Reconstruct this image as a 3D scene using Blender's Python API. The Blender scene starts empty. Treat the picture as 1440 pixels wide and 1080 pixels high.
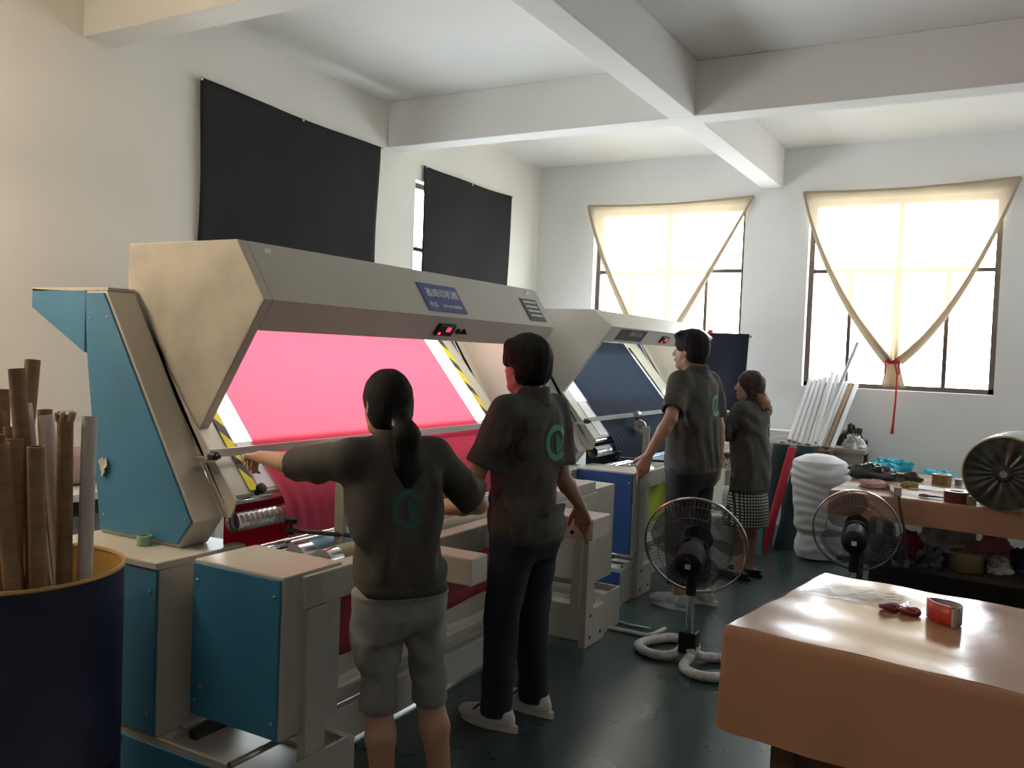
import bpy, bmesh, math, random
import numpy as np
from mathutils import Vector, Matrix, noise
from mathutils.bvhtree import BVHTree

random.seed(7)
PI = math.pi
SC = bpy.context.scene
COL = SC.collection

# ------------------------------------------------------------------ camera, sky, exposure
FPX, YAW, PITCH, ROLL, EYE = 1230.92, -5.13854436e-01, -3.58895462e-02, 3.88001140e-02, 1.58
cy, sy, cp, sp = math.cos(YAW), math.sin(YAW), math.cos(PITCH), math.sin(PITCH)
FW = Vector((sy * cp, cy * cp, sp)); R0 = Vector((cy, -sy, 0)); U0 = R0.cross(FW)
RT = R0 * math.cos(ROLL) + U0 * math.sin(ROLL)
UP = -R0 * math.sin(ROLL) + U0 * math.cos(ROLL)
cam_data = bpy.data.cameras.new('camera')
cam_data.sensor_fit = 'HORIZONTAL'; cam_data.sensor_width = 36.0; cam_data.lens = FPX / 1440 * 36.0
cam_data.clip_start = 0.05; cam_data.clip_end = 100
cam = bpy.data.objects.new('camera', cam_data); COL.objects.link(cam)
m4 = Matrix.Identity(4)
for i in range(3):
    m4[i][0] = RT[i]; m4[i][1] = UP[i]; m4[i][2] = -FW[i]
m4[2][3] = EYE
cam.matrix_world = m4
SC.camera = cam

world = bpy.data.worlds.new('overcast_sky'); SC.world = world; world.use_nodes = True
bg = world.node_tree.nodes['Background']
bg.inputs[0].default_value = (0.90, 0.955, 1.0, 1); bg.inputs[1].default_value = 14.5

SC.view_settings.view_transform = 'Standard'
try: SC.view_settings.look = 'None'
except Exception: pass
SC.view_settings.gamma = 1.0; SC.view_settings.exposure = 0.0
SC.view_settings.use_curve_mapping = False

def portal(name, center, sx, sz, rot):
    l = bpy.data.lights.new(name, 'AREA'); l.shape = 'RECTANGLE'; l.size = sx; l.size_y = sz
    l.cycles.is_portal = True
    o = bpy.data.objects.new(name, l); COL.objects.link(o)
    o.location = center; o.rotation_euler = rot

def ray(px, py):
    return RT * ((px - 720) / FPX) + UP * ((540 - py) / FPX) + FW
EYEV = Vector((0, 0, EYE))
def at(px, py, depth): return EYEV + ray(px, py) * depth
def onz(px, py, z):
    d = ray(px, py); return EYEV + d * ((z - EYE) / d.z)

# ------------------------------------------------------------------ materials
MATS = {}
def mat(name, color, rough=0.5, metal=0.0, var=0.0, scale=8.0, bump=0.0, bscale=60.0, spec=0.5, alpha=None,
        transl=None, stretch=None, coat=0.0):
    if name in MATS: return MATS[name]
    m = bpy.data.materials.new(name); m.use_nodes = True; MATS[name] = m
    nt = m.node_tree; b = nt.nodes['Principled BSDF']
    b.inputs['Base Color'].default_value = (*color, 1); b.inputs['Roughness'].default_value = rough
    b.inputs['Metallic'].default_value = metal; b.inputs['Specular IOR Level'].default_value = spec
    b.inputs['Coat Weight'].default_value = coat
    tc = nt.nodes.new('ShaderNodeTexCoord'); mp = nt.nodes.new('ShaderNodeMapping')
    nt.links.new(tc.outputs['Object'], mp.inputs[0])
    if stretch: mp.inputs['Scale'].default_value = stretch
    if var > 0:
        n = nt.nodes.new('ShaderNodeTexNoise'); n.inputs['Scale'].default_value = scale
        n.inputs['Detail'].default_value = 5
        nt.links.new(mp.outputs[0], n.inputs[0])
        r = nt.nodes.new('ShaderNodeValToRGB')
        lo = [max(0, c * (1 - var)) for c in color]; hi = [min(1, c * (1 + var)) for c in color]
        r.color_ramp.elements[0].position = 0.3; r.color_ramp.elements[1].position = 0.7
        r.color_ramp.elements[0].color = (*lo, 1); r.color_ramp.elements[1].color = (*hi, 1)
        nt.links.new(n.outputs[0], r.inputs[0]); nt.links.new(r.outputs[0], b.inputs['Base Color'])
    if bump > 0:
        n2 = nt.nodes.new('ShaderNodeTexNoise'); n2.inputs['Scale'].default_value = bscale
        n2.inputs['Detail'].default_value = 4
        nt.links.new(mp.outputs[0], n2.inputs[0])
        bp = nt.nodes.new('ShaderNodeBump'); bp.inputs['Strength'].default_value = bump
        bp.inputs['Distance'].default_value = 0.01
        nt.links.new(n2.outputs[0], bp.inputs['Height']); nt.links.new(bp.outputs[0], b.inputs['Normal'])
    if alpha is not None: b.inputs['Alpha'].default_value = alpha
    if transl:
        t = nt.nodes.new('ShaderNodeBsdfTranslucent'); t.inputs[0].default_value = (*transl[0], 1)
        mx = nt.nodes.new('ShaderNodeMixShader'); mx.inputs[0].default_value = transl[1]
        out = nt.nodes['Material Output']
        nt.links.new(b.outputs[0], mx.inputs[1]); nt.links.new(t.outputs[0], mx.inputs[2])
        nt.links.new(mx.outputs[0], out.inputs[0])
    return m

def emit(name, color, strength):
    if name in MATS: return MATS[name]
    m = bpy.data.materials.new(name); m.use_nodes = True; MATS[name] = m
    b = m.node_tree.nodes['Principled BSDF']
    b.inputs['Base Color'].default_value = (*[min(1, c * .8) for c in color], 1)
    b.inputs['Emission Color'].default_value = (*color, 1); b.inputs['Emission Strength'].default_value = strength
    return m

def glassy(name, tint, gloss=0.12, rough=0.05, bump=0.0, bscale=20, dif=0.0):
    """thin clear film or pane: mostly transparent with a glossy coat"""
    if name in MATS: return MATS[name]
    m = bpy.data.materials.new(name); m.use_nodes = True; MATS[name] = m
    nt = m.node_tree; nt.nodes.remove(nt.nodes['Principled BSDF'])
    t = nt.nodes.new('ShaderNodeBsdfTransparent'); t.inputs[0].default_value = (*tint, 1)
    g = nt.nodes.new('ShaderNodeBsdfGlossy'); g.inputs['Roughness'].default_value = rough
    mx = nt.nodes.new('ShaderNodeMixShader'); mx.inputs[0].default_value = gloss
    nt.links.new(t.outputs[0], mx.inputs[1]); nt.links.new(g.outputs[0], mx.inputs[2])
    last = mx
    if dif > 0:
        d = nt.nodes.new('ShaderNodeBsdfDiffuse'); d.inputs[0].default_value = (.75, .75, .74, 1)
        m2 = nt.nodes.new('ShaderNodeMixShader'); m2.inputs[0].default_value = dif
        nt.links.new(mx.outputs[0], m2.inputs[1]); nt.links.new(d.outputs[0], m2.inputs[2]); last = m2
    if bump > 0:
        tc = nt.nodes.new('ShaderNodeTexCoord'); n = nt.nodes.new('ShaderNodeTexNoise')
        n.inputs['Scale'].default_value = bscale; nt.links.new(tc.outputs['Object'], n.inputs[0])
        bp = nt.nodes.new('ShaderNodeBump'); bp.inputs['Strength'].default_value = bump; bp.inputs['Distance'].default_value = .02
        nt.links.new(n.outputs[0], bp.inputs['Height']); nt.links.new(bp.outputs[0], g.inputs['Normal'])
    nt.links.new(last.outputs[0], nt.nodes['Material Output'].inputs[0])
    return m

def pattern(name, ca, cb, vec, freq, duty=0.5, rough=0.6, mode='stripe', freq2=None):
    """two-colour printed stripe or check in object space"""
    if name in MATS: return MATS[name]
    m = bpy.data.materials.new(name); m.use_nodes = True; MATS[name] = m
    nt = m.node_tree; b = nt.nodes['Principled BSDF']; b.inputs['Roughness'].default_value = rough
    tc = nt.nodes.new('ShaderNodeTexCoord')
    def frac(v, f):
        d = nt.nodes.new('ShaderNodeVectorMath'); d.operation = 'DOT_PRODUCT'
        d.inputs[1].default_value = v; nt.links.new(tc.outputs['Object'], d.inputs[0])
        a = nt.nodes.new('ShaderNodeMath'); a.operation = 'MULTIPLY'; a.inputs[1].default_value = f
        nt.links.new(d.outputs['Value'], a.inputs[0])
        fr = nt.nodes.new('ShaderNodeMath'); fr.operation = 'FRACT'; nt.links.new(a.outputs[0], fr.inputs[0])
        g = nt.nodes.new('ShaderNodeMath'); g.operation = 'GREATER_THAN'; g.inputs[1].default_value = duty
        nt.links.new(fr.outputs[0], g.inputs[0]); return g
    g = frac(vec, freq); fac = g
    if mode == 'check':
        g2 = frac(freq2[0], freq2[1])
        a = nt.nodes.new('ShaderNodeMath'); a.operation = 'MULTIPLY'
        nt.links.new(g.outputs[0], a.inputs[0]); nt.links.new(g2.outputs[0], a.inputs[1]); fac = a
    mx = nt.nodes.new('ShaderNodeMix'); mx.data_type = 'RGBA'
    mx.inputs[6].default_value = (*ca, 1); mx.inputs[7].default_value = (*cb, 1)
    nt.links.new(fac.outputs[0], mx.inputs[0]); nt.links.new(mx.outputs[2], b.inputs['Base Color'])
    return m

WALL = mat('wall_paint', (.84, .84, .82), .85, var=.03, scale=1.2, bump=.15, bscale=40)
WALL_WARMLIT = mat('wall_paint_warm_light', (.84, .81, .745), .85, var=.03, scale=1.2, bump=.15, bscale=40)  # left wall: warm light tinted into the paint colour
CEIL = mat('ceiling_paint', (.88, .87, .84), .9, var=.03, scale=1.0)
BEIGE = mat('machine_beige', (.51, .49, .43), .45, var=.05, scale=3)
BEIGE_D = mat('machine_beige_dusty', (.46, .43, .37), .5, var=.18, scale=5)
BLUE = mat('panel_blue', (.04, .19, .34), .42, var=.1, scale=3)
BLUE_V = mat('panel_violet_blue', (.035, .085, .26), .42, var=.08, scale=3)
NAVYROUND = mat('drum_navy', (.012, .016, .055), .5, var=.3, scale=5)
CHROME = mat('chrome', (.75, .75, .77), .18, 1.0)
STEEL = mat('dull_steel', (.45, .45, .45), .35, .9)
DARK = mat('dark_plastic', (.010, .010, .012), .5, spec=.3)
DARKMETAL = mat('dark_metal', (.05, .05, .05), .4, .6)
WHITE = mat('white_plastic', (.8, .8, .79), .4)
RUBBER = mat('black_rubber', (.02, .02, .02), .7)
KRAFT = mat('kraft_board', (.27, .17, .095), .8, var=.18, scale=6, stretch=(1, 1, 8))
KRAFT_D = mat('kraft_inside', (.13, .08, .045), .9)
PAPERTUBE = mat('white_tube_paper', (.60, .57, .56), .7, var=.05, scale=5)
TAPE_HAZ = pattern('hazard_tape', (.86, .74, .015), (.05, .06, .09), (0, 1.1, 1.0), 7.5, .60)

# ------------------------------------------------------------------ mesh helpers
class MB:
    def __init__(s): s.v = []; s.f = []; s.sm = []
    def add(s, vs, fs, smooth=False):
        o = len(s.v); s.v += [tuple(p) for p in vs]
        for f in fs: s.f.append(tuple(i + o for i in f)); s.sm.append(smooth)
        return s
    def box(s, x0, x1, y0, y1, z0, z1, M=None):
        vs = [Vector((x, y, z)) for z in (z0, z1) for y in (y0, y1) for x in (x0, x1)]
        if M is not None: vs = [M @ v for v in vs]
        return s.add(vs, [(0, 2, 3, 1), (4, 5, 7, 6), (0, 1, 5, 4), (2, 6, 7, 3), (0, 4, 6, 2), (1, 3, 7, 5)])
    def prism(s, poly, y0, y1):
        """polygon in XZ swept along Y"""
        n = len(poly)
        vs = [(x, y0, z) for x, z in poly] + [(x, y1, z) for x, z in poly]
        fs = [tuple(range(n)), tuple(range(2 * n - 1, n - 1, -1))]
        fs += [(i, i + n, (i + 1) % n + n, (i + 1) % n) for i in range(n)]
        return s.add(vs, fs)
    def slab(s, p0, p1, y0, y1, th):
        """board between two XZ points, swept along Y, with thickness th on its lower left"""
        d = Vector((p1[0] - p0[0], 0, p1[1] - p0[1])).normalized(); n = Vector((-d.z, 0, d.x)) * th
        return s.prism([p0, p1, (p1[0] + n.x, p1[1] + n.z), (p0[0] + n.x, p0[1] + n.z)], y0, y1)
    def tube(s, pts, r, n=12, cap=True, hollow=None, smooth=True):
        pts = [Vector(p) for p in pts]; rr = r if isinstance(r, (list, tuple)) else [r] * len(pts)
        rings = []; prev = None
        for i, p in enumerate(pts):
            a = pts[max(i - 1, 0)]; b = pts[min(i + 1, len(pts) - 1)]
            t = (b - a).normalized()
            if prev is None:
                u = t.cross(Vector((0, 0, 1)))
                if u.length < .05: u = t.cross(Vector((1, 0, 0)))
            else: u = prev - t * prev.dot(t)
            u.normalize(); prev = u; w = t.cross(u)
            rings.append([p + (u * math.cos(2 * PI * k / n) + w * math.sin(2 * PI * k / n)) * rr[i] for k in range(n)])
        vs = [v for q in rings for v in q]; fs = []
        for i in range(len(pts) - 1):
            for k in range(n):
                fs.append((i * n + k, i * n + (k + 1) % n, (i + 1) * n + (k + 1) % n, (i + 1) * n + k))
        s.add(vs, fs, smooth)
        if cap:
            s.add(rings[0], [tuple(range(n))[::-1]]); s.add(rings[-1], [tuple(range(n))])
        return s
    def lathe(s, prof, M=None, n=24, smooth=True):
        """profile (r, z) turned round Z, then placed by M"""
        vs = []
        for r, z in prof:
            for k in range(n):
                v = Vector((r * math.cos(2 * PI * k / n), r * math.sin(2 * PI * k / n), z))
                vs.append(M @ v if M is not None else v)
        fs = []
        for i in range(len(prof) - 1):
            for k in range(n):
                fs.append((i * n + k, i * n + (k + 1) % n, (i + 1) * n + (k + 1) % n, (i + 1) * n + k))
        s.add(vs, fs, smooth)
        return s
    def grid(s, fn, nu, nv, thick=0.0, smooth=True):
        P = [[Vector(fn(i / (nu - 1), j / (nv - 1))) for i in range(nu)] for j in range(nv)]
        vs = [p for r in P for p in r]
        fs = [(j * nu + i, j * nu + i + 1, (j + 1) * nu + i + 1, (j + 1) * nu + i) for j in range(nv - 1) for i in range(nu - 1)]
        return s.add(vs, fs, smooth)
    def build(s, name, m, parent=None, loc=None, bevel=0.0, solid=0.0, sharp=0.7):
        off = Vector(loc) if loc is not None else (Vector(parent['_o']) if parent is not None and '_o' in parent else Vector((0, 0, 0)))
        me = bpy.data.meshes.new(name)
        me.from_pydata([tuple(Vector(v) - off) for v in s.v], [], s.f)
        me.polygons.foreach_set('use_smooth', s.sm)
        me.materials.append(m); me.validate(); me.update()
        bm = bmesh.new(); bm.from_mesh(me); bmesh.ops.recalc_face_normals(bm, faces=bm.faces) if solid == 0 else None
        bm.to_mesh(me); bm.free()
        if any(s.sm): me.set_sharp_from_angle(angle=sharp)
        o = bpy.data.objects.new(name, me); COL.objects.link(o)
        if parent is not None: o.parent = parent; o['_o'] = tuple(off)
        elif loc is not None: o.location = loc; o['_o'] = tuple(off)
        if bevel:
            b = o.modifiers.new('bevel', 'BEVEL'); b.width = bevel; b.segments = 2; b.limit_method = 'ANGLE'
        if solid:
            q = o.modifiers.new('solid', 'SOLIDIFY'); q.thickness = solid; q.offset = 0
        return o

def tag(o, label=None, cat=None, group=None, kind=None):
    if label: o['label'] = label
    if cat: o['category'] = cat
    if group: o['group'] = group
    if kind: o['kind'] = kind
    return o
def thing(name, label, cat, loc, group=None):
    o = bpy.data.objects.new(name, None); COL.objects.link(o); o.location = loc
    o['_o'] = tuple(loc); o.empty_display_size = .05
    return tag(o, label, cat, group)
def box(x0, x1, y0, y1, z0, z1): return MB().box(x0, x1, y0, y1, z0, z1)
def screw(parent, p, axis, r=.006, m=None):
    M = Matrix.Translation(p) @ Vector(axis).to_track_quat('Z', 'Y').to_matrix().to_4x4()
    return MB().lathe([(r, 0), (r, .002), (r * .6, .004), (0.0005, .0045)], M, 10).build('screw', m or STEEL, parent)

def text_mesh(name, body, size, M, m, parent, align='CENTER'):
    c = bpy.data.curves.new(name, 'FONT'); c.body = body; c.size = size; c.align_x = align; c.align_y = 'CENTER'
    c.extrude = .0006; c.resolution_u = 2
    t = bpy.data.objects.new(name, c); COL.objects.link(t)
    dg = bpy.context.evaluated_depsgraph_get()
    me = bpy.data.meshes.new_from_object(t.evaluated_get(dg)); bpy.data.objects.remove(t)
    off = Matrix.Translation(-Vector(parent['_o'])) if '_o' in parent else Matrix.Identity(4)
    me.transform(off @ M); me.materials.clear(); me.materials.append(m)
    o = bpy.data.objects.new(name, me); COL.objects.link(o); o.parent = parent; o['_o'] = parent['_o']
    return o

# ------------------------------------------------------------------ room shell
XL, XR, YB, YF = -4.65, 2.9, 8.7, -2.6
ZC, ZBM = 3.65, 3.27
WT = .22
W1 = (-3.96, -2.33, 1.37, 3.14)
W2 = (-1.715, -.095, 1.37, 3.14)
W3 = (4.02, 5.76, .95, 3.16)     # left wall behind first cloth, sill lowered to add light (Y range, Z range)
W4 = (6.36, 7.92, .95, 3.08)  # behind the smaller cloth, sill lowered likewise for more light
RW_ADDED = [(7.15, 8.2, 1.3, 2.5)]     # added window in the right-hand wall, out of view, for more daylight
def wall_with_holes(name, axis, pos, th, a0, a1, holes, m):
    """axis 'y': wall at constant Y spanning X a0..a1; axis 'x': constant X spanning Y"""
    mb = MB(); xs = sorted({a0, a1, *[h[0] for h in holes], *[h[1] for h in holes]})
    for i in range(len(xs) - 1):
        p, q = xs[i], xs[i + 1]
        hs = [h for h in holes if h[0] <= p + 1e-6 and h[1] >= q - 1e-6]
        segs = [(0, ZC)] if not hs else [(0, hs[0][2]), (hs[0][3], ZC)]
        for z0, z1 in segs:
            if axis == 'y': mb.box(p, q, pos, pos + th, z0, z1)
            else: mb.box(pos, pos + th, p, q, z0, z1)
    return tag(mb.build(name, m), kind='structure')
wall_with_holes('wall_back', 'y', YB, WT, XL, XR, [W1, W2], WALL)
wall_with_holes('wall_left', 'x', XL - WT, WT, YF, YB + WT, [W3, W4], WALL_WARMLIT)
wall_with_holes('wall_right', 'x', XR, WT, YF, YB + WT, RW_ADDED, WALL)
wall_with_holes('wall_front', 'y', YF - WT, WT, XL, XR, [], WALL)
tag(box(XL - WT, XR + WT, YF - WT, YB + WT, ZC, ZC + .15).build('ceiling', CEIL), kind='structure')

fm = mat('floor_epoxy', (.034, .060, .058), .28, var=.10, scale=.9)
fb = fm.node_tree.nodes['Principled BSDF']
n = fm.node_tree.nodes.new('ShaderNodeTexNoise'); n.inputs['Scale'].default_value = 3.5; n.inputs['Detail'].default_value = 6
r = fm.node_tree.nodes.new('ShaderNodeMapRange'); r.inputs[3].default_value = .22; r.inputs[4].default_value = .36
tcn = fm.node_tree.nodes.new('ShaderNodeTexCoord'); fm.node_tree.links.new(tcn.outputs['Object'], n.inputs[0])
fm.node_tree.links.new(n.outputs[0], r.inputs[0]); fm.node_tree.links.new(r.outputs[0], fb.inputs['Roughness'])
tag(box(XL - WT, XR + WT, YF - WT, YB + WT, -.12, 0).build('floor', fm), kind='structure')
k = 0
for y0, y1 in ((3.14, 3.34), (5.94, 6.14), (.34, .54)):
    k += 1; tag(box(XL, XR, y0, y1, ZBM, ZC).build('ceiling_beam', CEIL, bevel=.006), kind='structure')
tag(box(-2.17, -1.98, YF, YB, ZBM + .001, ZC).build('ceiling_beam', CEIL, bevel=.006), kind='structure')

FRAME = mat('bronze_aluminium', (.09, .065, .05), .4, .3)
PANE = glassy('window_glass', (.97, .98, .98), .06, .02)
def window(idx, axis, pos, w, mull_low, mull_top, tz, group=None):
    a0, a1, z0, z1 = w
    root = bpy.data.objects.new('window_%d' % idx, None); COL.objects.link(root)
    c = ((a0 + a1) / 2, pos, z0) if axis == 'y' else (pos, (a0 + a1) / 2, z0)
    root.location = c; root['_o'] = c; root['kind'] = 'structure'
    def bx(p, q, zz0, zz1, d0, d1):
        return box(p, q, pos + d0, pos + d1, zz0, zz1) if axis == 'y' else box(pos + d0, pos + d1, p, q, zz0, zz1)
    t = .045
    for args in ((a0, a0 + t, z0, z1), (a1 - t, a1, z0, z1), (a0, a1, z0, z0 + t), (a0, a1, z1 - t, z1)):
        bx(*args, -.035, .035).build('window_frame', FRAME, root)
    bx(a0, a1, tz - .018, tz + .018, -.03, .03).build('transom', FRAME, root)
    for x, hw in mull_low: bx(x - hw, x + hw, z0 + t, tz, -.025, .025).build('mullion', FRAME, root)
    for x, hw in mull_top: bx(x - hw, x + hw, tz, z1 - t, -.025, .025).build('mullion', FRAME, root)
    xs = [a0 + t] + [x for x, _ in mull_low] + [a1 - t]
    for i in range(len(xs) - 1): bx(xs[i], xs[i + 1], z0 + t, tz, -.004, .004).build('pane', PANE, root)
    xs = [a0 + t] + [x for x, _ in mull_top] + [a1 - t]
    for i in range(len(xs) - 1): bx(xs[i], xs[i + 1], tz, z1 - t, -.004, .004).build('pane', PANE, root)
    return root
window(1, 'y', YB + .13, W1, [(-3.55, .016), (-3.15, .028), (-2.73, .016)], [(-3.15, .02)], 2.49)
window(2, 'y', YB + .13, W2, [(-1.33, .016), (-.92, .030), (-.50, .018)], [(-.92, .02)], 2.475)
window(3, 'x', XL - .13, W3, [(4.45, .016), (4.89, .028), (5.33, .016)], [(4.89, .02)], 2.49)
window(4, 'x', XL - .13, W4, [(6.75, .016), (7.14, .028), (7.53, .016)], [(7.14, .02)], 2.49)
for i, w in enumerate(RW_ADDED):
    mid = (w[0] + w[1]) / 2
    window(5 + i, 'x', XR + .13, w, [(mid, .028)], [(mid, .02)], w[3] - .65)
for nm, w in (('portal', W1), ('portal', W2)):
    portal(nm, ((w[0] + w[1]) / 2, YB + WT + .03, (w[2] + w[3]) / 2), w[1] - w[0], w[3] - w[2], (PI / 2, 0, PI))
for w in (W3, W4):
    portal('portal', (XL - WT - .03, (w[0] + w[1]) / 2, (w[2] + w[3]) / 2), w[1] - w[0], w[3] - w[2], (PI / 2, 0, -PI / 2))
for w in RW_ADDED:
    portal('portal', (XR + WT + .03, (w[0] + w[1]) / 2, (w[2] + w[3]) / 2), w[1] - w[0], w[3] - w[2], (PI / 2, 0, -PI / 2 + PI))
SILL = mat('white_reveal', (.8, .79, .77), .7)


# added warm fill: strip light hung out of view by the left wall
def added_strip_lamp(label, x, y, z, length, power):
    t = thing('added_strip_lamp', label, 'lamp', (x, y, z), 'added fill lights out of view')
    box(x - .025, x + .025, y - length / 2, y + length / 2, z + .02, z + .075).build('housing', WHITE, t, bevel=.004)
    for yy in (y - length * .35, y + length * .35): MB().tube([(x, yy, z + .08), (x, yy, ZC)], .006, 8).build('hanger', STEEL, t)
    for dx_ in (-.04, .04):
        MB().tube([(x + dx_, y - length / 2 + .03, z), (x + dx_, y + length / 2 - .03, z)], .015, 10).build('fluorescent_tube', emit('added_lamp_tube', (1.0, .80, .57), power), t)
added_strip_lamp('added twin-tube fill light hanging out of view beside the left wall', -3.70, 1.15, 2.55, 1.4, 104.0)
# ------------------------------------------------------------------ fabric inspection machines
TUBE_LAMP = emit('fluorescent_tube', (1.0, .97, .90), 13.0)
LIGHTBOX = emit('lightbox_glass', (1.0, .97, 1.0), 2.0)
FROST = mat('frosted_sheet', (.82, .80, .86), .35)
LEDRED = emit('red_led_digits', (1.0, .06, .12), 1.6)
PINK = mat('pink_fabric', (.74, .12, .21), .9, spec=.08, var=.04, scale=2, bump=.06, bscale=30, transl=((1.0, .20, .27), .5))
RED = mat('red_fabric', (.50, .012, .035), .9, spec=.1, bump=.08, bscale=30)
NAVY = mat('navy_fabric', (.018, .03, .055), .8, spec=.2, var=.06, scale=2, bump=.06, bscale=30, transl=((.03, .06, .12), .25))
ROLLBLUE = mat('roller_blue', (.13, .33, .50), .5)
ROLLTAN = mat('roller_tan', (.36, .33, .22), .55)
PLATEBLUE = mat('plate_blue', (.03, .055, .24), .35)
LETTER = mat('plate_letters', (.75, .76, .82), .5)
GREYGREEN = mat('board_frame', (.60, .63, .56), .45)

def board_x(z): return -2.66 + (1.272 - z) * .839

def machine(oy, label, P):
    t = thing('fabric_inspection_machine', label, 'machine', (-2.45, 3.3 + oy, 0), 'fabric inspection machines')
    Y = lambda y: y + oy
    body, panel = P['body'], P['panel']
    xb = P['xbase']; far = P['far']
    # plinths and columns at both ends
    for (y0, y1) in ((1.98, 2.36), (far, far + .36)):
        p = MB()
        p.box(-3.0, xb, Y(y0), Y(y1), .0, .185)
        p.box(-3.0, xb, Y(y0), Y(y0) + .012, .185, .222); p.box(-3.0, xb, Y(y1) - .012, Y(y1), .185, .222)
        p.box(xb - .012, xb, Y(y0) + .012, Y(y1) - .012, .185, .222)
        p.box(-3.0, -2.455, Y(y0) + .012, Y(y1) - .012, .185, .222)
        pl = p.build('plinth', body, t)
        yp = (Y(y0) - .008, Y(y0)) if y0 < 3 else (Y(y1), Y(y1) + .008)
        box(-2.98, xb - .02, *yp, .02, .20).build('blue_panel', panel, pl, bevel=.003)
        c = box(-2.98, -2.455, Y(y0), Y(y1), .223, .80).build('column', body, t, bevel=.004)
        yp = (Y(y0) - .009, Y(y0)) if y0 < 3 else (Y(y1), Y(y1) + .009)
        box(-2.965, -2.459, *yp, .235, .795).build('blue_panel', panel, c, bevel=.003)
        for z in (.30, .72) if y0 < 3 else (): screw(c, (-2.49, Y(y0) - .009, z), (0, -1, 0))
        box(-3.05, -2.452, Y(y0) - .015, Y(y1), .80, .826).build('column_cap', body, t, bevel=.004)
        for x, yy in ((-2.40, y0 + .06), (-2.06, y0 + .06)):
            MB().tube([(x, Y(yy) - .10 if x > -2.2 else Y(yy), .25), (x, Y(y1) - .05, .25)], .011, 8).build('slide_rod', STEEL, pl)
        box(-2.43, -2.395, Y(y0) + .12, Y(y1) - .03, .1855, .215).build('slide_bracket', DARKMETAL, pl)
    # control cabinets over the plinths
    xc0, xc1 = P['cab']
    for i, (y0, y1) in enumerate(((2.06, 2.34), (far + .04, far + .30))):
        c = box(xc0, xc1, Y(y0), Y(y1), .30, .836).build('control_cabinet', body, t, bevel=.005)
        if i: box(xc0 + .006, xc1 - .008, Y(y1), Y(y1) + .010, .306, .826).build('blue_panel', panel, c, bevel=.003); continue
        box(xc0 + .006, xc1 - .008, Y(y0) - .010, Y(y0), .306, .826).build('blue_panel', panel, c, bevel=.003)
        for x in (xc0 + .03, xc1 - .03):
            for z in (.36, .77): screw(c, (x, Y(y0) - .010, z), (0, -1, 0), .005)
        latch = MB().box(xc0 + .055, xc0 + .075, Y(y0) - .018, Y(y0) - .010, .40, .425)
        latch.box(xc0 + .06, xc0 + .085, Y(y0) - .026, Y(y0) - .018, .405, .415).build('latch', STEEL, c)
    # slanted side frames
    side = [(-3.01, 1.755), (-2.49, .93), (-2.57, .827), (-3.015, .827), (-3.115, 1.50), (-3.135, 1.755)]
    for (y0, y1) in ((2.155, 2.282), (far + .02, far + .15)):
        s = MB().prism(side, Y(y0), Y(y1)).build('side_frame', body, t, bevel=.004)
        inn = [(-3.018, 1.748), (-2.503, .93), (-2.573, .842), (-3.008, .842), (-3.108, 1.50), (-3.128, 1.748)]
        MB().prism(inn, Y(y0) - .010, Y(y0)).build('blue_panel', panel, s, bevel=.003)
        for x, z in ((-2.99, 1.655), (-2.53, .94), (-3.09, 1.65), (-2.985, .90)): screw(s, (x, Y(y0) - .010, z), (0, -1, 0), .005)
        yc = y1 if y0 < 3 else y0 - .009
        MB().prism([(-3.012, 1.755), (-2.492, .932), (-2.452, .935), (board_x(1.0) + .004, 1.0), (board_x(1.72), 1.72), (board_x(1.74), 1.755)], Y(yc), Y(yc + .009)).build('cheek_plate', body, t)
        a = MB().prism([(-3.148, 1.757), (-3.148, 1.515), (-3.497, 1.69), (-3.497, 1.768)], Y(y0) + .006, Y(y1)).build('rear_arm', panel, t, bevel=.003)
        box(-3.495, -3.012, Y(y0) + .006, Y(y1), 1.7575, 1.770).build('arm_cap', body, a)
    # feed roller carried on the rear arms
    MB().tube([(-3.40, Y(2.29), 1.70), (-3.40, Y(far + .02), 1.70)], .035, 14).build('rear_roller', STEEL, t)
    # hood
    TLx, TRx, zt, Fx, zf, Bx, zb = P['hood']
    y0, y1 = 2.292, P['hood_end']
    lipx, lipz = Fx + (Bx - Fx) * .20, zf + (zb - zf) * .20
    for ya, yb in ((y0, y0 + .045), (y1 - .045, y1)):
        MB().prism([(TLx, zt), (TRx, zt), (Fx, zf), (Bx, zb), (Bx - .06, zb - .0), (TLx, 1.76)], Y(ya), Y(yb)).build('hood_end_plate', BEIGE_D if ya == y0 and P['dusty'] else body, t, bevel=.004)
    ya, yb = Y(y0 + .045), Y(y1 - .045)
    MB().prism([(TLx, zt), (TRx, zt), (TRx, zt - .012), (TLx, zt - .012)], ya, yb).build('hood_top', body, t)
    hf = MB().slab((TRx, zt), (Fx, zf), ya, yb, -.014).build('hood_front', body, t)
    MB().slab((Fx - .001, zf), (lipx, lipz), ya, yb, -.014).build('hood_lip', body, t)
    MB().prism([(TLx, zt), (TLx + .012, zt), (TLx + .012, 1.70), (TLx, 1.70)], ya, yb).build('hood_back', body, t)
    lamp_x, lamp_z = P['lamp']
    for k in range(2):
        x, z = lamp_x - .09 * k, lamp_z + .03 * k
        lm = MB().tube([(x, ya + .10, z), (x, yb - .10, z)], .014, 12).build('fluorescent_tube', TUBE_LAMP, t)
        for yy in (ya + .085, yb - .085): box(x - .016, x + .016, yy - .016, yy + .016, z - .02, zt - .02).build('lamp_socket', WHITE, lm)
    # inspection board with its light box
    bt = P['board_top']
    MB().slab((board_x(1.015), 1.015), (board_x(bt), bt), Y(2.292), Y(far + .02), .03).build('inspection_board', GREYGREEN, t)
    nx, nz = .766, .643
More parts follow.
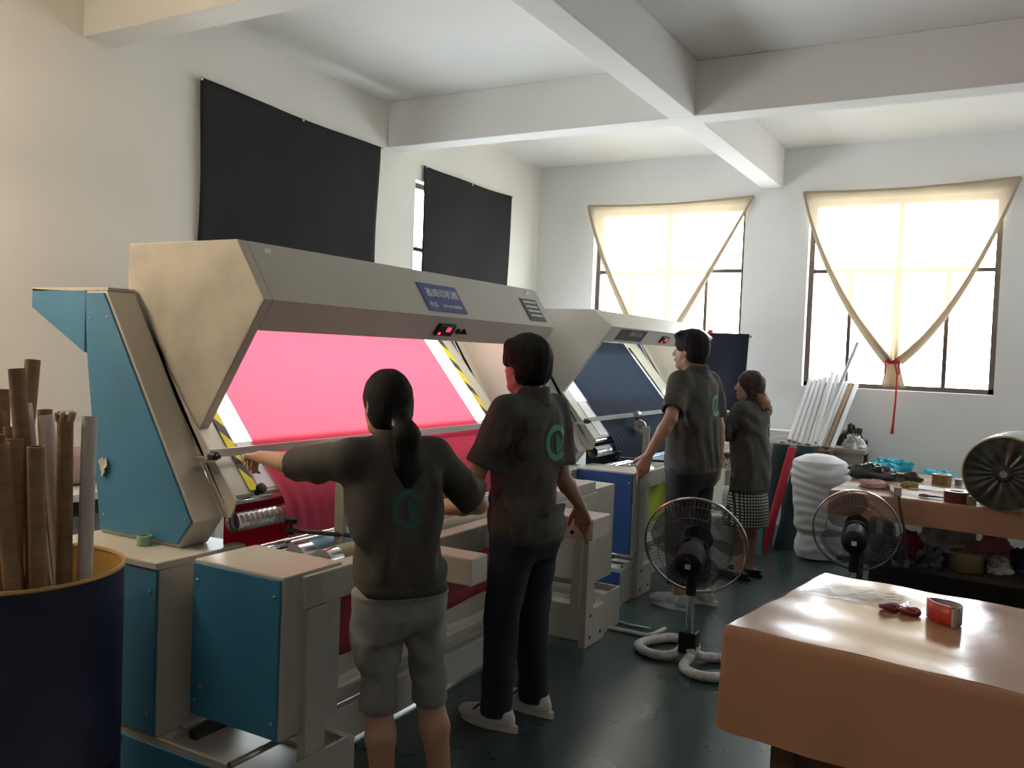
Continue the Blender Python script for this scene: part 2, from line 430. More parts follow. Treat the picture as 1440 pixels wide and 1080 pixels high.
    def strip(y0, y1, z0, z1, off=.004, th=.004):
        a, b = (board_x(z0) + nx * (off), z0 + nz * off), (board_x(z1) + nx * off, z1 + nz * off)
        return MB().slab(a, b, Y(y0), Y(y1), th)
    g0, g1 = P['glow_y']
    strip(g0, g1, P['glow_z'][0], P['glow_z'][1]).build('lightbox_glass', P['glow'], t)
    strip(g0, g1, 1.025, P['glow_z'][0] - .005).build('frosted_sheet', FROST, t)
    if P['tape']:
        for ya_, yb_, za, zb_ in ((g0 - .05, g0 - .012, 1.022, 1.68), (g1 + .008, g1 + .046, 1.02, 1.70), (g0, g1, 1.645, 1.672)):
            strip(ya_, yb_, za, zb_, .006, .003).build('hazard_tape', TAPE_HAZ, t)
        kb = MB().lathe([(.012, 0), (.012, .02), (.02, .025), (.02, .04), (.001, .042)], Matrix.Translation((board_x(1.01) + .005, Y(g0 - .03), 1.015)) @ Matrix.Rotation(.9, 4, 'Y'), 12)
        kb.build('tape_clip', DARK, t)
    else:
        strip(g1 + .005, g1 + .05, 1.0, 1.66, .006, .003).build('dark_edge', DARKMETAL, t)
    # press bar across the board
    zbar = P['bar']
    bx = board_x(zbar) + .045
    b = MB().box(bx - .006, bx + .006, Y(2.24), Y(far - .05), zbar - .014, zbar + .016).build('press_bar', P['bar_m'], t)
    for yy in (2.25, far - .07):
        MB().lathe([(.013, -.02), (.016, 0), (.016, .015), (.009, .017), (.009, .03), (.001, .03)], Matrix.Translation((bx + .012, Y(yy), zbar - .006)) @ Matrix.Rotation(PI / 2, 4, 'Y'), 14).build('bar_knob', DARKMETAL, b)
        box(bx - .07, bx, Y(yy) - .02, Y(yy) + .02, zbar - .03, zbar - .015).build('bar_bracket', STEEL, b)
    # fabric web: board, over the spreader roller, down to the table and under it
    f0, f1 = P['fab']
    path = [(board_x(bt - .02) + .015, bt - .02)]
    for q in range(14):
        z = bt - .05 - (bt - .05 - 1.05) * q / 13; path.append((board_x(z) + .014, z))
    path += [(-2.435, 1.01), (-2.414, .975), (-2.401, .94), (-2.395, .90), (-2.390, .86), (-2.387, .81), (-2.384, .74)]
    cum = [0]
    for a, b_ in zip(path, path[1:]): cum.append(cum[-1] + math.hypot(a[0] - b_[0], a[1] - b_[1]))
    def web(u, v):
        s_ = v * cum[-1]; x = float(np.interp(s_, cum, [p[0] for p in path])); z = float(np.interp(s_, cum, [p[1] for p in path]))
        edge = math.exp(-u * 9); y = f0 + (f1 - f0) * u
        low = max(0, min(1, (1.12 - z) / .2))
        rip = .005 * math.sin(u * 150 + z * 8) * edge * low + .0012 * math.sin(u * 36 + z * 3)
        y += .05 * low * (1 - u) * .3
        return (x + rip * .8 + .001, Y(y), z + rip * .5)
    MB().grid(web, 150, 60).build('fabric_web', P['fabric'], t)
    def under(u, v):
        return (-2.505 + .006 * math.sin(u * 20), Y(2.30 + (f1 - 2.30) * u), 1.005 - .21 * v)
    MB().grid(under, 30, 6).build('fabric_feed', P['feed'], t, solid=.003)
    def hang(u, v):
        return (-2.115 + .012 * math.sin(u * 16) - .05 * v, Y(2.42 + (f1 - 2.42) * u), .735 - .33 * v)
    MB().grid(hang, 40, 8).build('hanging_fabric', P['hang'], t, solid=.003)
    # rollers
    sp_ = MB(); prof = []
    L = far - 2.284
    nst = int(L / .0125)
    for i in range(nst + 1):
        prof.append((.032 if i % 2 else .038, i * L / nst))
    sp_.lathe(prof, Matrix.Translation((-2.452, Y(2.292), .915)) @ Matrix.Rotation(-PI / 2, 4, 'X'), 20, smooth=False)
    sp_.build('spiral_roller', mat('satin_steel', (.62, .62, .63), .32, 1.0), t)
    MB().tube([(-2.462, Y(2.292), .990), (-2.462, Y(far + .02), .990)], .016, 14).build('guide_bar', CHROME, t)
    for x, z, r in ((-2.366, .826, .011), (-2.334, .822, .013), (-2.31, .785, .018)):
        MB().tube([(x, Y(2.345), z), (x, Y(far + .03), z)], r, 12).build('guide_rail', CHROME if r < .018 else DARKMETAL, t)
    for x, m_, nm in ((-2.235, ROLLBLUE, 'blue_roller'), (-2.105, ROLLTAN, 'tan_roller')):
        rl = MB().tube([(x, Y(2.45), .800), (x, Y(far - .02), .800)], .048, 20).build(nm, m_, t)
        MB().lathe([(.012, -.06), (.012, -.02), (.0482, -.02), (.0495, 0), (.0495, .05), (.048, .05)], Matrix.Translation((x, Y(2.41), .800)) @ Matrix.Rotation(-PI / 2, 4, 'X'), 20).build('roller_cap', CHROME, rl)
    MB().grid(lambda u, v: (-2.105 + .0495 * math.sin(.1 - 1.3 * v), Y(2.62 + .22 * v + (f1 - 2.62) * u), .800 + .0495 * math.cos(.1 - 1.3 * v)), 20, 7).build('fabric_wrap', P['feed'] if not P['tape'] else mat('hot_pink_edge', (.8, .06, .25), .7), t, solid=.002)
    # clamp arm and small upright behind the operator
    ar = MB().tube([(-2.36, Y(2.47), .872), (-2.03, Y(2.62), .862)], .009, 8)
    ar = ar.build('clamp_arm', DARKMETAL, t)
    MB().lathe([(.016, -.04), (.008, -.03), (.008, .0), (.024, .004), (.026, .022), (.001, .026)], Matrix.Translation((-2.34, Y(2.48), .895)), 14).build('clamp_knob', DARK, ar)
    box(-2.195, -2.150, Y(2.555), Y(2.58), .745, 1.10).build('meter_post', mat('post_grey', (.33, .34, .29), .5), t, bevel=.003)
    if not P['tape']:
        mw = MB().lathe([(.012, -.02), (.045, -.02), (.052, -.01), (.052, .01), (.045, .02), (.012, .02)], Matrix.Translation((-2.40, Y(3.02), 1.06)) @ Matrix.Rotation(PI / 2, 4, 'X') @ Matrix.Rotation(.5, 4, 'Y'), 20).build('meter_wheel', STEEL, t)
        MB().lathe([(.001, -.03), (.022, -.03), (.022, .03), (.001, .03)], Matrix.Translation((-2.42, Y(3.02), 1.15)) @ Matrix.Rotation(PI / 2, 4, 'X'), 14).build('meter_counter', STEEL, mw)
        box(-2.43, -2.41, Y(3.01), Y(3.03), 1.06, 1.15).build('meter_bracket', DARKMETAL, mw)
    # front frame
    zbm = .825; dx = P['dx']
    fb_ = box(-2.03 + dx, -1.95 + dx, Y(2.14), Y(far + .02), .715, zbm).build('front_beam', body, t, bevel=.006)
    sl = MB().box(-2.012 + dx, -2.006 + dx, Y(2.1385), Y(2.14), .765, .80); sl.box(-2.002 + dx, -1.975 + dx, Y(2.1385), Y(2.14), .758, .762)
    sl.build('slot', DARK, fb_)
    br = box(-1.949 + dx, -1.655 + dx, Y(2.685), Y(2.80), .722, zbm).build('tray_bracket', body, t, bevel=.006)
    far_y = P['far_bracket']
    br = box(-1.949 + dx, -1.62 + dx, Y(far_y), Y(far_y + .20), .725, zbm + .002).build('tray_bracket', body, t, bevel=.006)
    for i in range(4): MB().lathe([(.001, 0), (.010, 0), (.010, .002), (.001, .0021)], Matrix.Translation((-1.86 + dx + i * .045, Y(far_y), .755)) @ Matrix.Rotation(PI / 2, 4, 'X'), 10).build('bolt_hole', DARK, br)
    box(-2.03 + dx, -1.955 + dx, Y(far_y + .30), Y(far_y + .78), .826, .885).build('upper_rail', body, t, bevel=.005)
    pf = P['post_y']
    for y, xa, xb_ in ((2.16, -1.987, -1.95), (pf, -1.94, -1.90)):
        xa += dx; xb_ += dx
        p = MB().box(xa, xb_, Y(y), Y(y + .10), 0, .712).build('front_post', body, t, bevel=.005)
        if y > 3: box(xa - .07, xa - .02, Y(y + .03), Y(y + .08), .2, .712).build('post_web', body, t)
        for z in (.17, .05): screw(p, (xb_, Y(y + .06), z), (1, 0, 0), .011, DARKMETAL)
        ft = box(-2.19 + dx, xb_, Y(y + .101), Y(y + .26), 0, .20).build('foot', body, t, bevel=.005)
        screw(ft, (xb_, Y(y + .2), .05), (1, 0, 0), .011, DARKMETAL)
    # lower panels between the posts
    l0, l1 = Y(2.425), Y(pf - .005)
    box(-2.235, -2.195, l0, l1, 0.02, .165).build('lower_rail', body, t, bevel=.004)
    MB().prism([(-2.235, .40), (-2.225, .40), (-2.225, .30), (-2.16, .275), (-2.16, .262), (-2.225, .285), (-2.225, .20), (-2.235, .20)], l0, l1).build('channel_panel', body, t)
    box(-2.30, -2.236, l0, l1, .166, .40).build('back_panel', BEIGE_D, t)
    box(-2.225, -2.20, l0 + .45, l0 + .75, .167, .185).build('ledge_strip', WHITE, t)
    box(-2.30, -2.2, l1 - .55, l1 - .1, .41, .50).build('tension_box', body, t, bevel=.005)
    # name plate, vent plate and counter on the hood
    fdir = Vector((Fx - TRx, 0, zf - zt)); fl = fdir.length; fdir.normalize()
    nrm = Vector((-fdir.z, 0, fdir.x)); nrm = nrm if nrm.x > 0 else -nrm
    def on_front(y, s, off):   # s metres below the top edge
        return Vector((TRx, Y(y), zt)) + fdir * s + nrm * off
    M3 = Matrix.Identity(4)
    for i in range(3):
        M3[i][0] = (0, 1, 0)[i]; M3[i][1] = -fdir[i]; M3[i][2] = nrm[i]
    ldir = Vector((lipx - Fx, 0, lipz - zf)); ll = ldir.length; ldir.normalize()
    ln = Vector((-ldir.z, 0, ldir.x)); ln = ln if ln.x > 0 else -ln
    M4 = Matrix.Identity(4)
    for i in range(3):
        M4[i][0] = (0, 1, 0)[i]; M4[i][1] = -ldir[i]; M4[i][2] = ln[i]
    def on_lip(y, s, off): return Vector((Fx, Y(y), zf)) + ldir * s + ln * off
    def plate(name, M, w, h, th, m, parent=t):
        return MB().box(-w / 2, w / 2, -h / 2, h / 2, 0, th, M).build(name, m, parent)
    if P['tape']:
        T = Matrix.Translation(on_front(3.505, .155, .001)) @ M3
        pl = plate('name_plate', T, .33, .155, .003, PLATEBLUE)
        text_mesh('plate_text', '鑫峰印机械', .055, T @ Matrix.Translation((.012, .022, .0035)), LETTER, pl)
        text_mesh('plate_text', '电话', .034, T @ Matrix.Translation((-.105, -.045, .0035)), LETTER, pl)
        text_mesh('plate_text', '0575-82100000'.replace('0', '8'), .026, T @ Matrix.Translation((.05, -.047, .0035)), LETTER, pl)
        T = Matrix.Translation(on_front(4.43, .155, .001)) @ M3
        pl = plate('vent_plate', T, .19, .15, .003, DARKMETAL)
        for k in range(4): MB().box(-.075 + .004 * k, .075, .045 - .03 * k, .057 - .03 * k, .003, .006, T).build('vent_slat', STEEL, pl)
        yl = 3.50
    else:
        T = Matrix.Translation(on_lip(5.95 - 3.22, .06, .001)) @ M4
        pl = plate('name_plate', T, .50, .095, .003, DARKMETAL)
        text_mesh('plate_text', '鑫峰印机械', .05, T @ Matrix.Translation((.06, .012, .0035)), mat('grey_letters', (.35, .35, .37), .5), pl)
        plate('plate_corner', T @ Matrix.Translation((-.18, .0, .003)), .09, .07, .001, mat('dark_brown_ink', (.08, .05, .045), .5), pl)
        yl = 6.65 - 3.22
    T = Matrix.Translation(on_lip(yl, .068, .001)) @ M4
    ctr = plate('counter', T, .135, .062, .012, DARK)
    text_mesh('led_digits', '88', .04, T @ Matrix.Translation((.02, .004, .0125)), LEDRED, ctr)
    plate('green_label', T @ Matrix.Translation((0, .026, .012)), .11, .006, .001, mat('green_print', (.02, .2, .09), .5), ctr)
    plate('red_button', T @ Matrix.Translation((-.045, -.018, .012)), .014, .012, .004, LEDRED, ctr)
    if P['tape']:
        for k in range(2):
            MB().lathe([(.016, 0), (.016, .006), (.007, .008), (.006, .022), (.001, .023)], T @ Matrix.Translation((.12 + .05 * k, -.005, 0)), 12).build('rocker_switch', DARK, t)
    return t

M1 = dict(body=BEIGE, panel=BLUE, xbase=-1.93, far=4.46, cab=(-2.38, -1.967), hood=(-3.07, -2.468, 1.955, -2.324, 1.737, -2.683, 1.177),
          hood_end=4.60, dusty=True, lamp=(-2.46, 1.80), board_top=1.72, glow_y=(2.42, 4.32), glow_z=(1.19, 1.64), glow=LIGHTBOX, tape=True,
          bar=1.165, bar_m=mat('pale_bar', (.62, .60, .58), .35, .3), fab=(2.50, 4.17), fabric=PINK, feed=RED, hang=mat('dusky_red_fabric', (.32, .03, .05), .8), far_bracket=3.68, post_y=4.27, dx=0.0)
machine(0.0, 'beige machine with sky-blue side panels and pink fabric on its lit board', M1)
M2 = dict(M1, panel=BLUE_V, xbase=-2.07, cab=(-2.47, -2.05), hood=(-3.05, -2.50, 1.90, -2.345, 1.785, -2.744, 1.262), dusty=False,
          lamp=(-2.55, 1.78), glow_y=(2.40, 4.16), glow_z=(1.25, 1.60), glow=emit('dim_lightbox', (.8, .85, 1.0), 1.0), tape=False, bar=1.135, bar_m=mat('pale_blue_bar', (.50, .54, .56), .35, .3),
          fab=(2.55, 4.10), fabric=NAVY, feed=NAVY, hang=mat('lime_fabric', (.45, .52, .03), .8), hood_end=4.62, far_bracket=3.68, dx=-.09)
machine(3.22, 'machine nearest the windows with violet-blue panels and navy fabric on its board', M2)

# ------------------------------------------------------------------ signed-distance sculpting (people, cloth, hair)
class SDF:
    def __init__(s, lo, hi, h):
        s.h = h; s.lo = np.array(lo, float)
        s.n = np.maximum(4, np.ceil((np.array(hi, float) - s.lo) / h).astype(int) + 1)
        s.ax = [s.lo[i] + h * np.arange(s.n[i]) for i in range(3)]
        s.V = np.full(s.n, 1.0, np.float32)
    def reg(s, lo, hi):
        sl = []
        for i in range(3):
            a = int(np.clip(math.floor((lo[i] - s.lo[i]) / s.h), 0, s.n[i])); b = int(np.clip(math.ceil((hi[i] - s.lo[i]) / s.h) + 1, 0, s.n[i]))
            sl.append(slice(a, max(a, b)))
        return tuple(sl)
    def put(s, fn, lo, hi, k=.01, op='u'):
        pad = k + 3 * s.h
        sl = s.reg([v - pad for v in lo], [v + pad for v in hi])
        X = s.ax[0][sl[0]][:, None, None]; Y = s.ax[1][sl[1]][None, :, None]; Z = s.ax[2][sl[2]][None, None, :]
        if X.size == 0 or Y.size == 0 or Z.size == 0: return
        d = fn(X, Y, Z).astype(np.float32); a = s.V[sl]
        if op == 'u':
            m = np.minimum(a, d)
            if k > 0: m = m - np.maximum(k - np.abs(a - d), 0) ** 2 / (4 * k)
        else:
            d = -d; m = np.maximum(a, d)
            if k > 0: m = m + np.maximum(k - np.abs(a - d), 0) ** 2 / (4 * k)
        s.V[sl] = m
    def cone(s, a, b, ra, rb, k=.012, op='u', flat=None):
        a = np.array(a, float); b = np.array(b, float); ba = b - a; L2 = max(1e-9, ba @ ba)
        def fn(X, Y, Z):
            px, py, pz = X - a[0], Y - a[1], Z - a[2]
            if flat is not None:
                v, q = flat; dv = px * v[0] + py * v[1] + pz * v[2]; g = (1 / q - 1) * dv
                px, py, pz = px + g * v[0], py + g * v[1], pz + g * v[2]
            t = np.clip((px * ba[0] + py * ba[1] + pz * ba[2]) / L2, 0, 1)
            return np.sqrt((px - t * ba[0]) ** 2 + (py - t * ba[1]) ** 2 + (pz - t * ba[2]) ** 2) - (ra + (rb - ra) * t)
        R = max(ra, rb); s.put(fn, np.minimum(a, b) - R, np.maximum(a, b) + R, k, op)
    def ell(s, c, r, fr, k=.012, op='u'):
        """ellipsoid, fr = (right, forward, up)"""
        c = np.array(c, float); q = min(r)
        def fn(X, Y, Z):
            px, py, pz = X - c[0], Y - c[1], Z - c[2]
            e = [(px * v[0] + py * v[1] + pz * v[2]) / rr for v, rr in zip(fr, r)]
            l = np.sqrt(e[0] ** 2 + e[1] ** 2 + e[2] ** 2); l2 = np.sqrt((e[0] / r[0]) ** 2 + (e[1] / r[1]) ** 2 + (e[2] / r[2]) ** 2) + 1e-6
            return l * (l - 1) / l2
        R = max(r); s.put(fn, c - R, c + R, k, op)
    def stack(s, rings, right, fwd, k=.02, p=2.3, op='u', wob=None):
        """vertical loft; ring = (z, cx, cy, half width, half depth)"""
        A = np.array(sorted(rings)); zs = A[:, 0]
        def fn(X, Y, Z):
            z = np.clip(Z, zs[0], zs[-1])
            cx, cy_, w, d = [np.interp(z, zs, A[:, i]) for i in (1, 2, 3, 4)]
            u = np.abs((X - cx) * right[0] + (Y - cy_) * right[1]) / w; v = np.abs((X - cx) * fwd[0] + (Y - cy_) * fwd[1]) / d
            l = (u ** p + v ** p) ** (1 / p)
            o = (l - 1) * np.minimum(w, d)
            if wob is not None: o = o + wob(X, Y, Z)
            return np.maximum(o, np.maximum(zs[0] - Z, Z - zs[-1]))
        R = A[:, 3].max() * 1.5
        s.put(fn, (A[:, 1].min() - R, A[:, 2].min() - R, zs[0]), (A[:, 1].max() + R, A[:, 2].max() + R, zs[-1]), k, op)
    def cut(s, point, normal):
        """remove everything on the side the normal points to"""
        n_ = np.array(normal, float); n_ /= np.linalg.norm(n_); p = np.array(point, float)
        d = (s.ax[0][:, None, None] - p[0]) * n_[0] + (s.ax[1][None, :, None] - p[1]) * n_[1] + (s.ax[2][None, None, :] - p[2]) * n_[2]
        s.V = np.maximum(s.V, d.astype(np.float32))
    def add_field(s, fn):
        s.V = s.V + fn(s.ax[0][:, None, None], s.ax[1][None, :, None], s.ax[2][None, None, :]).astype(np.float32)
    def mesh(s, name, m, parent, smooth=1):
        V = s.V; B = V < 0; nx, ny, nz = (q - 1 for q in V.shape)
        cnt = np.zeros((nx, ny, nz), np.int8)
        for i in (0, 1):
            for j in (0, 1):
                for k in (0, 1): cnt += B[i:i + nx, j:j + ny, k:k + nz]
        mask = (cnt > 0) & (cnt < 8); I = np.argwhere(mask)
        idx = np.full(mask.shape, -1, np.int64); idx[mask] = np.arange(len(I))
        acc = np.zeros((len(I), 3)); num = np.zeros(len(I))
        cor = [(i, j, k) for i in (0, 1) for j in (0, 1) for k in (0, 1)]
        val = {c: V[I[:, 0] + c[0], I[:, 1] + c[1], I[:, 2] + c[2]].astype(float) for c in cor}
        for c in cor:
            for ax in range(3):
                if c[ax] == 0:
                    e = list(c); e[ax] = 1; e = tuple(e); a, b = val[c], val[e]
                    x = (a < 0) != (b < 0); t = np.where(x, a / np.where(x, a - b, 1), 0)
                    p = np.zeros((len(I), 3)) + np.array(c); p[:, ax] += t
                    acc[x] += p[x]; num[x] += 1
        P = s.lo + s.h * (I + acc / num[:, None])
        F = []
        for ax in range(3):
            u, w = (ax + 1) % 3, (ax + 2) % 3
            sa = [slice(None)] * 3; sb = [slice(None)] * 3; sa[ax] = slice(0, -1); sb[ax] = slice(1, None)
            x = B[tuple(sa)] != B[tuple(sb)]
            E_ = np.argwhere(x); E_ = E_[(E_[:, u] > 0) & (E_[:, w] > 0) & (E_[:, u] < V.shape[u] - 1) & (E_[:, w] < V.shape[w] - 1)]
            inside = B[E_[:, 0], E_[:, 1], E_[:, 2]]
            q = []
            for du, dw in ((1, 1), (0, 1), (0, 0), (1, 0)):
                C_ = E_.copy(); C_[:, u] -= du; C_[:, w] -= dw; q.append(idx[C_[:, 0], C_[:, 1], C_[:, 2]])
            Q = np.stack(q, 1); Q[~inside] = Q[~inside][:, ::-1]; F.append(Q)
        F = np.concatenate(F)
        off = np.array(parent['_o']) if parent is not None and '_o' in parent else np.zeros(3)
        for _ in range(smooth):
            S = np.zeros_like(P); c_ = np.zeros(len(P))
            for a, b in ((0, 1), (1, 2), (2, 3), (3, 0)):
                np.add.at(S, F[:, a], P[F[:, b]]); np.add.at(c_, F[:, a], 1)
                np.add.at(S, F[:, b], P[F[:, a]]); np.add.at(c_, F[:, b], 1)
            P = P * .45 + (S / np.maximum(c_, 1)[:, None]) * .55
        me = bpy.data.meshes.new(name); P_ = P - off
        me.vertices.add(len(P_)); me.vertices.foreach_set('co', P_.ravel())
        me.loops.add(F.size); me.loops.foreach_set('vertex_index', F.ravel().astype(np.int32))
        me.polygons.add(len(F)); me.polygons.foreach_set('loop_start', np.arange(0, F.size, 4, dtype=np.int32))
        me.polygons.foreach_set('use_smooth', np.ones(len(F), bool))
        me.update(calc_edges=True); me.validate(); me.materials.append(m)
        o = bpy.data.objects.new(name, me); COL.objects.link(o)
        if parent is not None: o.parent = parent; o['_o'] = parent['_o']
        return o

def folds(amp, axis_dir, seed, f=1.0):
    """cloth wrinkles: stretched waves along a direction"""
    rs = np.random.RandomState(seed); W = []
    a = np.array(axis_dir, float); a /= np.linalg.norm(a)
    for _ in range(9):
        d = rs.normal(size=3); d = d - a * (d @ a) * .72; d /= np.linalg.norm(d)
        W.append((d * rs.uniform(22, 70) * f, rs.uniform(0, 6.28), rs.uniform(.4, 1) , rs.normal(size=3) * 7, rs.uniform(0, 6.28)))
    def fn(X, Y, Z):
        o = 0
        for d, ph, am, g, p2 in W:
            e = np.clip(.5 + np.sin(X * g[0] + Y * g[1] + Z * g[2] + p2), 0, 1.5)
            o = o + am * e * np.sin(X * d[0] + Y * d[1] + Z * d[2] + ph + 1.5 * np.sin(Z * 9 + p2))
        return o * amp / 4.5
    return fn

# ------------------------------------------------------------------ people
SKIN = mat('skin', (.50, .29, .19), .5, var=.08, scale=9)
SKIN_D = mat('skin_tanned', (.36, .20, .13), .5, var=.08, scale=9)
STOCKING = mat('brown_stocking', (.10, .06, .05), .55)
HAIRB = mat('black_hair', (.007, .0065, .0065), .7, spec=.2, var=.4, scale=40, bump=.5, bscale=120, stretch=(1, 1, .18))
HAIRBR = mat('brown_hair', (.040, .022, .017), .55, spec=.3, var=.4, scale=40, bump=.5, bscale=120, stretch=(1, 1, .18))
HAIRTIP = mat('copper_hair_tips', (.30, .14, .05), .45, var=.3, scale=40, bump=.5, bscale=120, stretch=(1, 1, .18), transl=((.7, .35, .12), .35))
SHIRT = mat('olive_grey_shirt', (.050, .047, .040), .82, var=.1, scale=5, bump=.12, bscale=140)
GREYPANT = mat('grey_jersey', (.22, .22, .22), .85, var=.1, scale=20, bump=.15, bscale=160)
DENIM = mat('dark_denim', (.012, .015, .026), .8, var=.25, scale=6, bump=.15, bscale=160)
BLACKCLOTH = mat('black_trousers', (.012, .012, .014), .8, var=.2, scale=6)
HOUND = pattern('houndstooth', (.03, .03, .03), (.55, .54, .52), (.71, .71, 0), 46, .45, .8, 'check', ((0, 0, 1), 46))
SHOEWHITE = mat('white_leather', (.68, .66, .62), .45)
SHOEGREY = mat('grey_mesh_shoe', (.38, .38, .38), .6, var=.2, scale=30)
SOLE = mat('shoe_sole', (.7, .69, .66), .55)
EYEW = mat('eye_white', (.7, .68, .66), .3); LIP = mat('lip', (.36, .13, .10), .5)
GREENPRINT = mat('green_emblem', (.012, .21, .12), .6)
TEALPRINT = mat('teal_emblem', (.012, .075, .07), .6)
np3 = lambda v: np.array(v, float)

def rot(v, ax, a): return np.array(Matrix.Rotation(a, 3, Vector(ax)) @ Vector(v))
def unit(v): v = np3(v); return v / np.linalg.norm(v)

def hand(sd, W, d, nrm, thumb_side, s, curl=(.25, .35, .3), spread=.10, thumb=(.7, .3)):
    """W wrist, d finger direction, nrm the way the palm faces, thumb_side +-1 along nrm x d"""
    d = unit(d); nrm = unit(nrm - d * np.dot(nrm, d)); sd_ = np.cross(nrm, d) * thumb_side
    ks = []
    for i, off in enumerate((.031, .0105, -.0105, -.030)):
        K = W + (d * (.092 - .004 * abs(i - 1.2)) + sd_ * off) * s; ks.append(K)
        sd.cone(W + (d * .012 + sd_ * off * .45) * s, K, .0145 * s, .0115 * s, k=.010)
    L = [(.043, .026, .021), (.047, .029, .022), (.043, .027, .021), (.034, .021, .019)]
    for i, K in enumerate(ks):
        dd = rot(d, nrm, -thumb_side * spread * (1.4 - i)); ax = np.cross(dd, nrm); p = K; r = (.0084, .0088, .0084, .0074)[i] * s; a = 0
        for j in range(3):
            a += curl[j] * (1 + .12 * i); q = p + rot(dd, ax, a) * L[i][j] * s
            sd.cone(p, q, r, r * .9, k=.004 if j else .006); p = q; r *= .9
    B = W + (d * .022 + sd_ * .026) * s; td = unit(d * math.cos(thumb[0]) + sd_ * math.sin(thumb[0]) + nrm * .25)
    q = B + td * .042 * s; sd.cone(B, q, .014 * s, .0115 * s, k=.010)
    t2 = unit(td * math.cos(thumb[1]) + d * math.sin(thumb[1]) + nrm * .15)
    q2 = q + t2 * .030 * s; sd.cone(q, q2, .0112 * s, .0095 * s, k=.004)
    sd.cone(q2, q2 + t2 * .022 * s, .0095 * s, .0078 * s, k=.003)

def elbow(S, W, L1, L2, hint):
    v = W - S; D = np.linalg.norm(v)
    if D > (L1 + L2) * .995:
        W = S + v / D * (L1 + L2) * .995; v = W - S; D = np.linalg.norm(v)
    a = (L1 * L1 - L2 * L2 + D * D) / (2 * D); h_ = math.sqrt(max(0, L1 * L1 - a * a))
    u = v / D; n_ = np3(hint) - u * np.dot(hint, u); n_ /= np.linalg.norm(n_)
    return S + u * a + n_ * h_, W

def emblem(parent, shirt, center, toward, up, size, m):
    """flat print: a broken ring with a leaf inside, laid on the back of the shirt"""
    toward = unit(toward); rt = unit(np.cross(toward, up)); up = unit(np.cross(rt, toward))
    off = np3(parent['_o'])
    me = shirt.data; bvh = BVHTree.FromPolygons([v.co.copy() for v in me.vertices], [tuple(p.vertices) for p in me.polygons])
    mb = MB()
    def P(a, b):
        o = np3(center) + rt * a * size + up * b * size - toward * .35
        hit = bvh.ray_cast(Vector(o - off), Vector(toward), 1.0)
        if hit[0] is None: return np3(center)
        return np3(hit[0]) + off + np3(hit[1]) * .0025
    def ribbon(pts_in, pts_out):
        vs = []; n_ = len(pts_in)
        for a, b in zip(pts_in, pts_out): vs += [P(*a), P(*((np3(a) + np3(b)) / 2)), P(*b)]
        fs = [f for i in range(n_ - 1) for f in ((3 * i, 3 * i + 1, 3 * i + 4, 3 * i + 3), (3 * i + 1, 3 * i + 2, 3 * i + 5, 3 * i + 4))]
        mb.add(vs, fs, True)
    ring = lambda r, a0, a1, n_=26: [(r * math.cos(a0 + (a1 - a0) * i / n_), r * math.sin(a0 + (a1 - a0) * i / n_)) for i in range(n_ + 1)]
    ribbon(ring(.36, .5, 5.6), ring(.54, .5, 5.6))
    T = [i / 14 for i in range(15)]
    ribbon([(.05 - .30 * t + .25 * t * t, -.32 + .62 * t) for t in T], [(.05 - .30 * t + .25 * t * t + .24 * math.sin(PI * t), -.32 + .62 * t) for t in T])
    ribbon([(.08 + .22 * t, -.30 + .50 * t - .1 * t * t) for t in T], [(.08 + .22 * t + .12 * math.sin(PI * t), -.34 + .50 * t) for t in T])
    o = mb.build('back_emblem', m, parent); return o

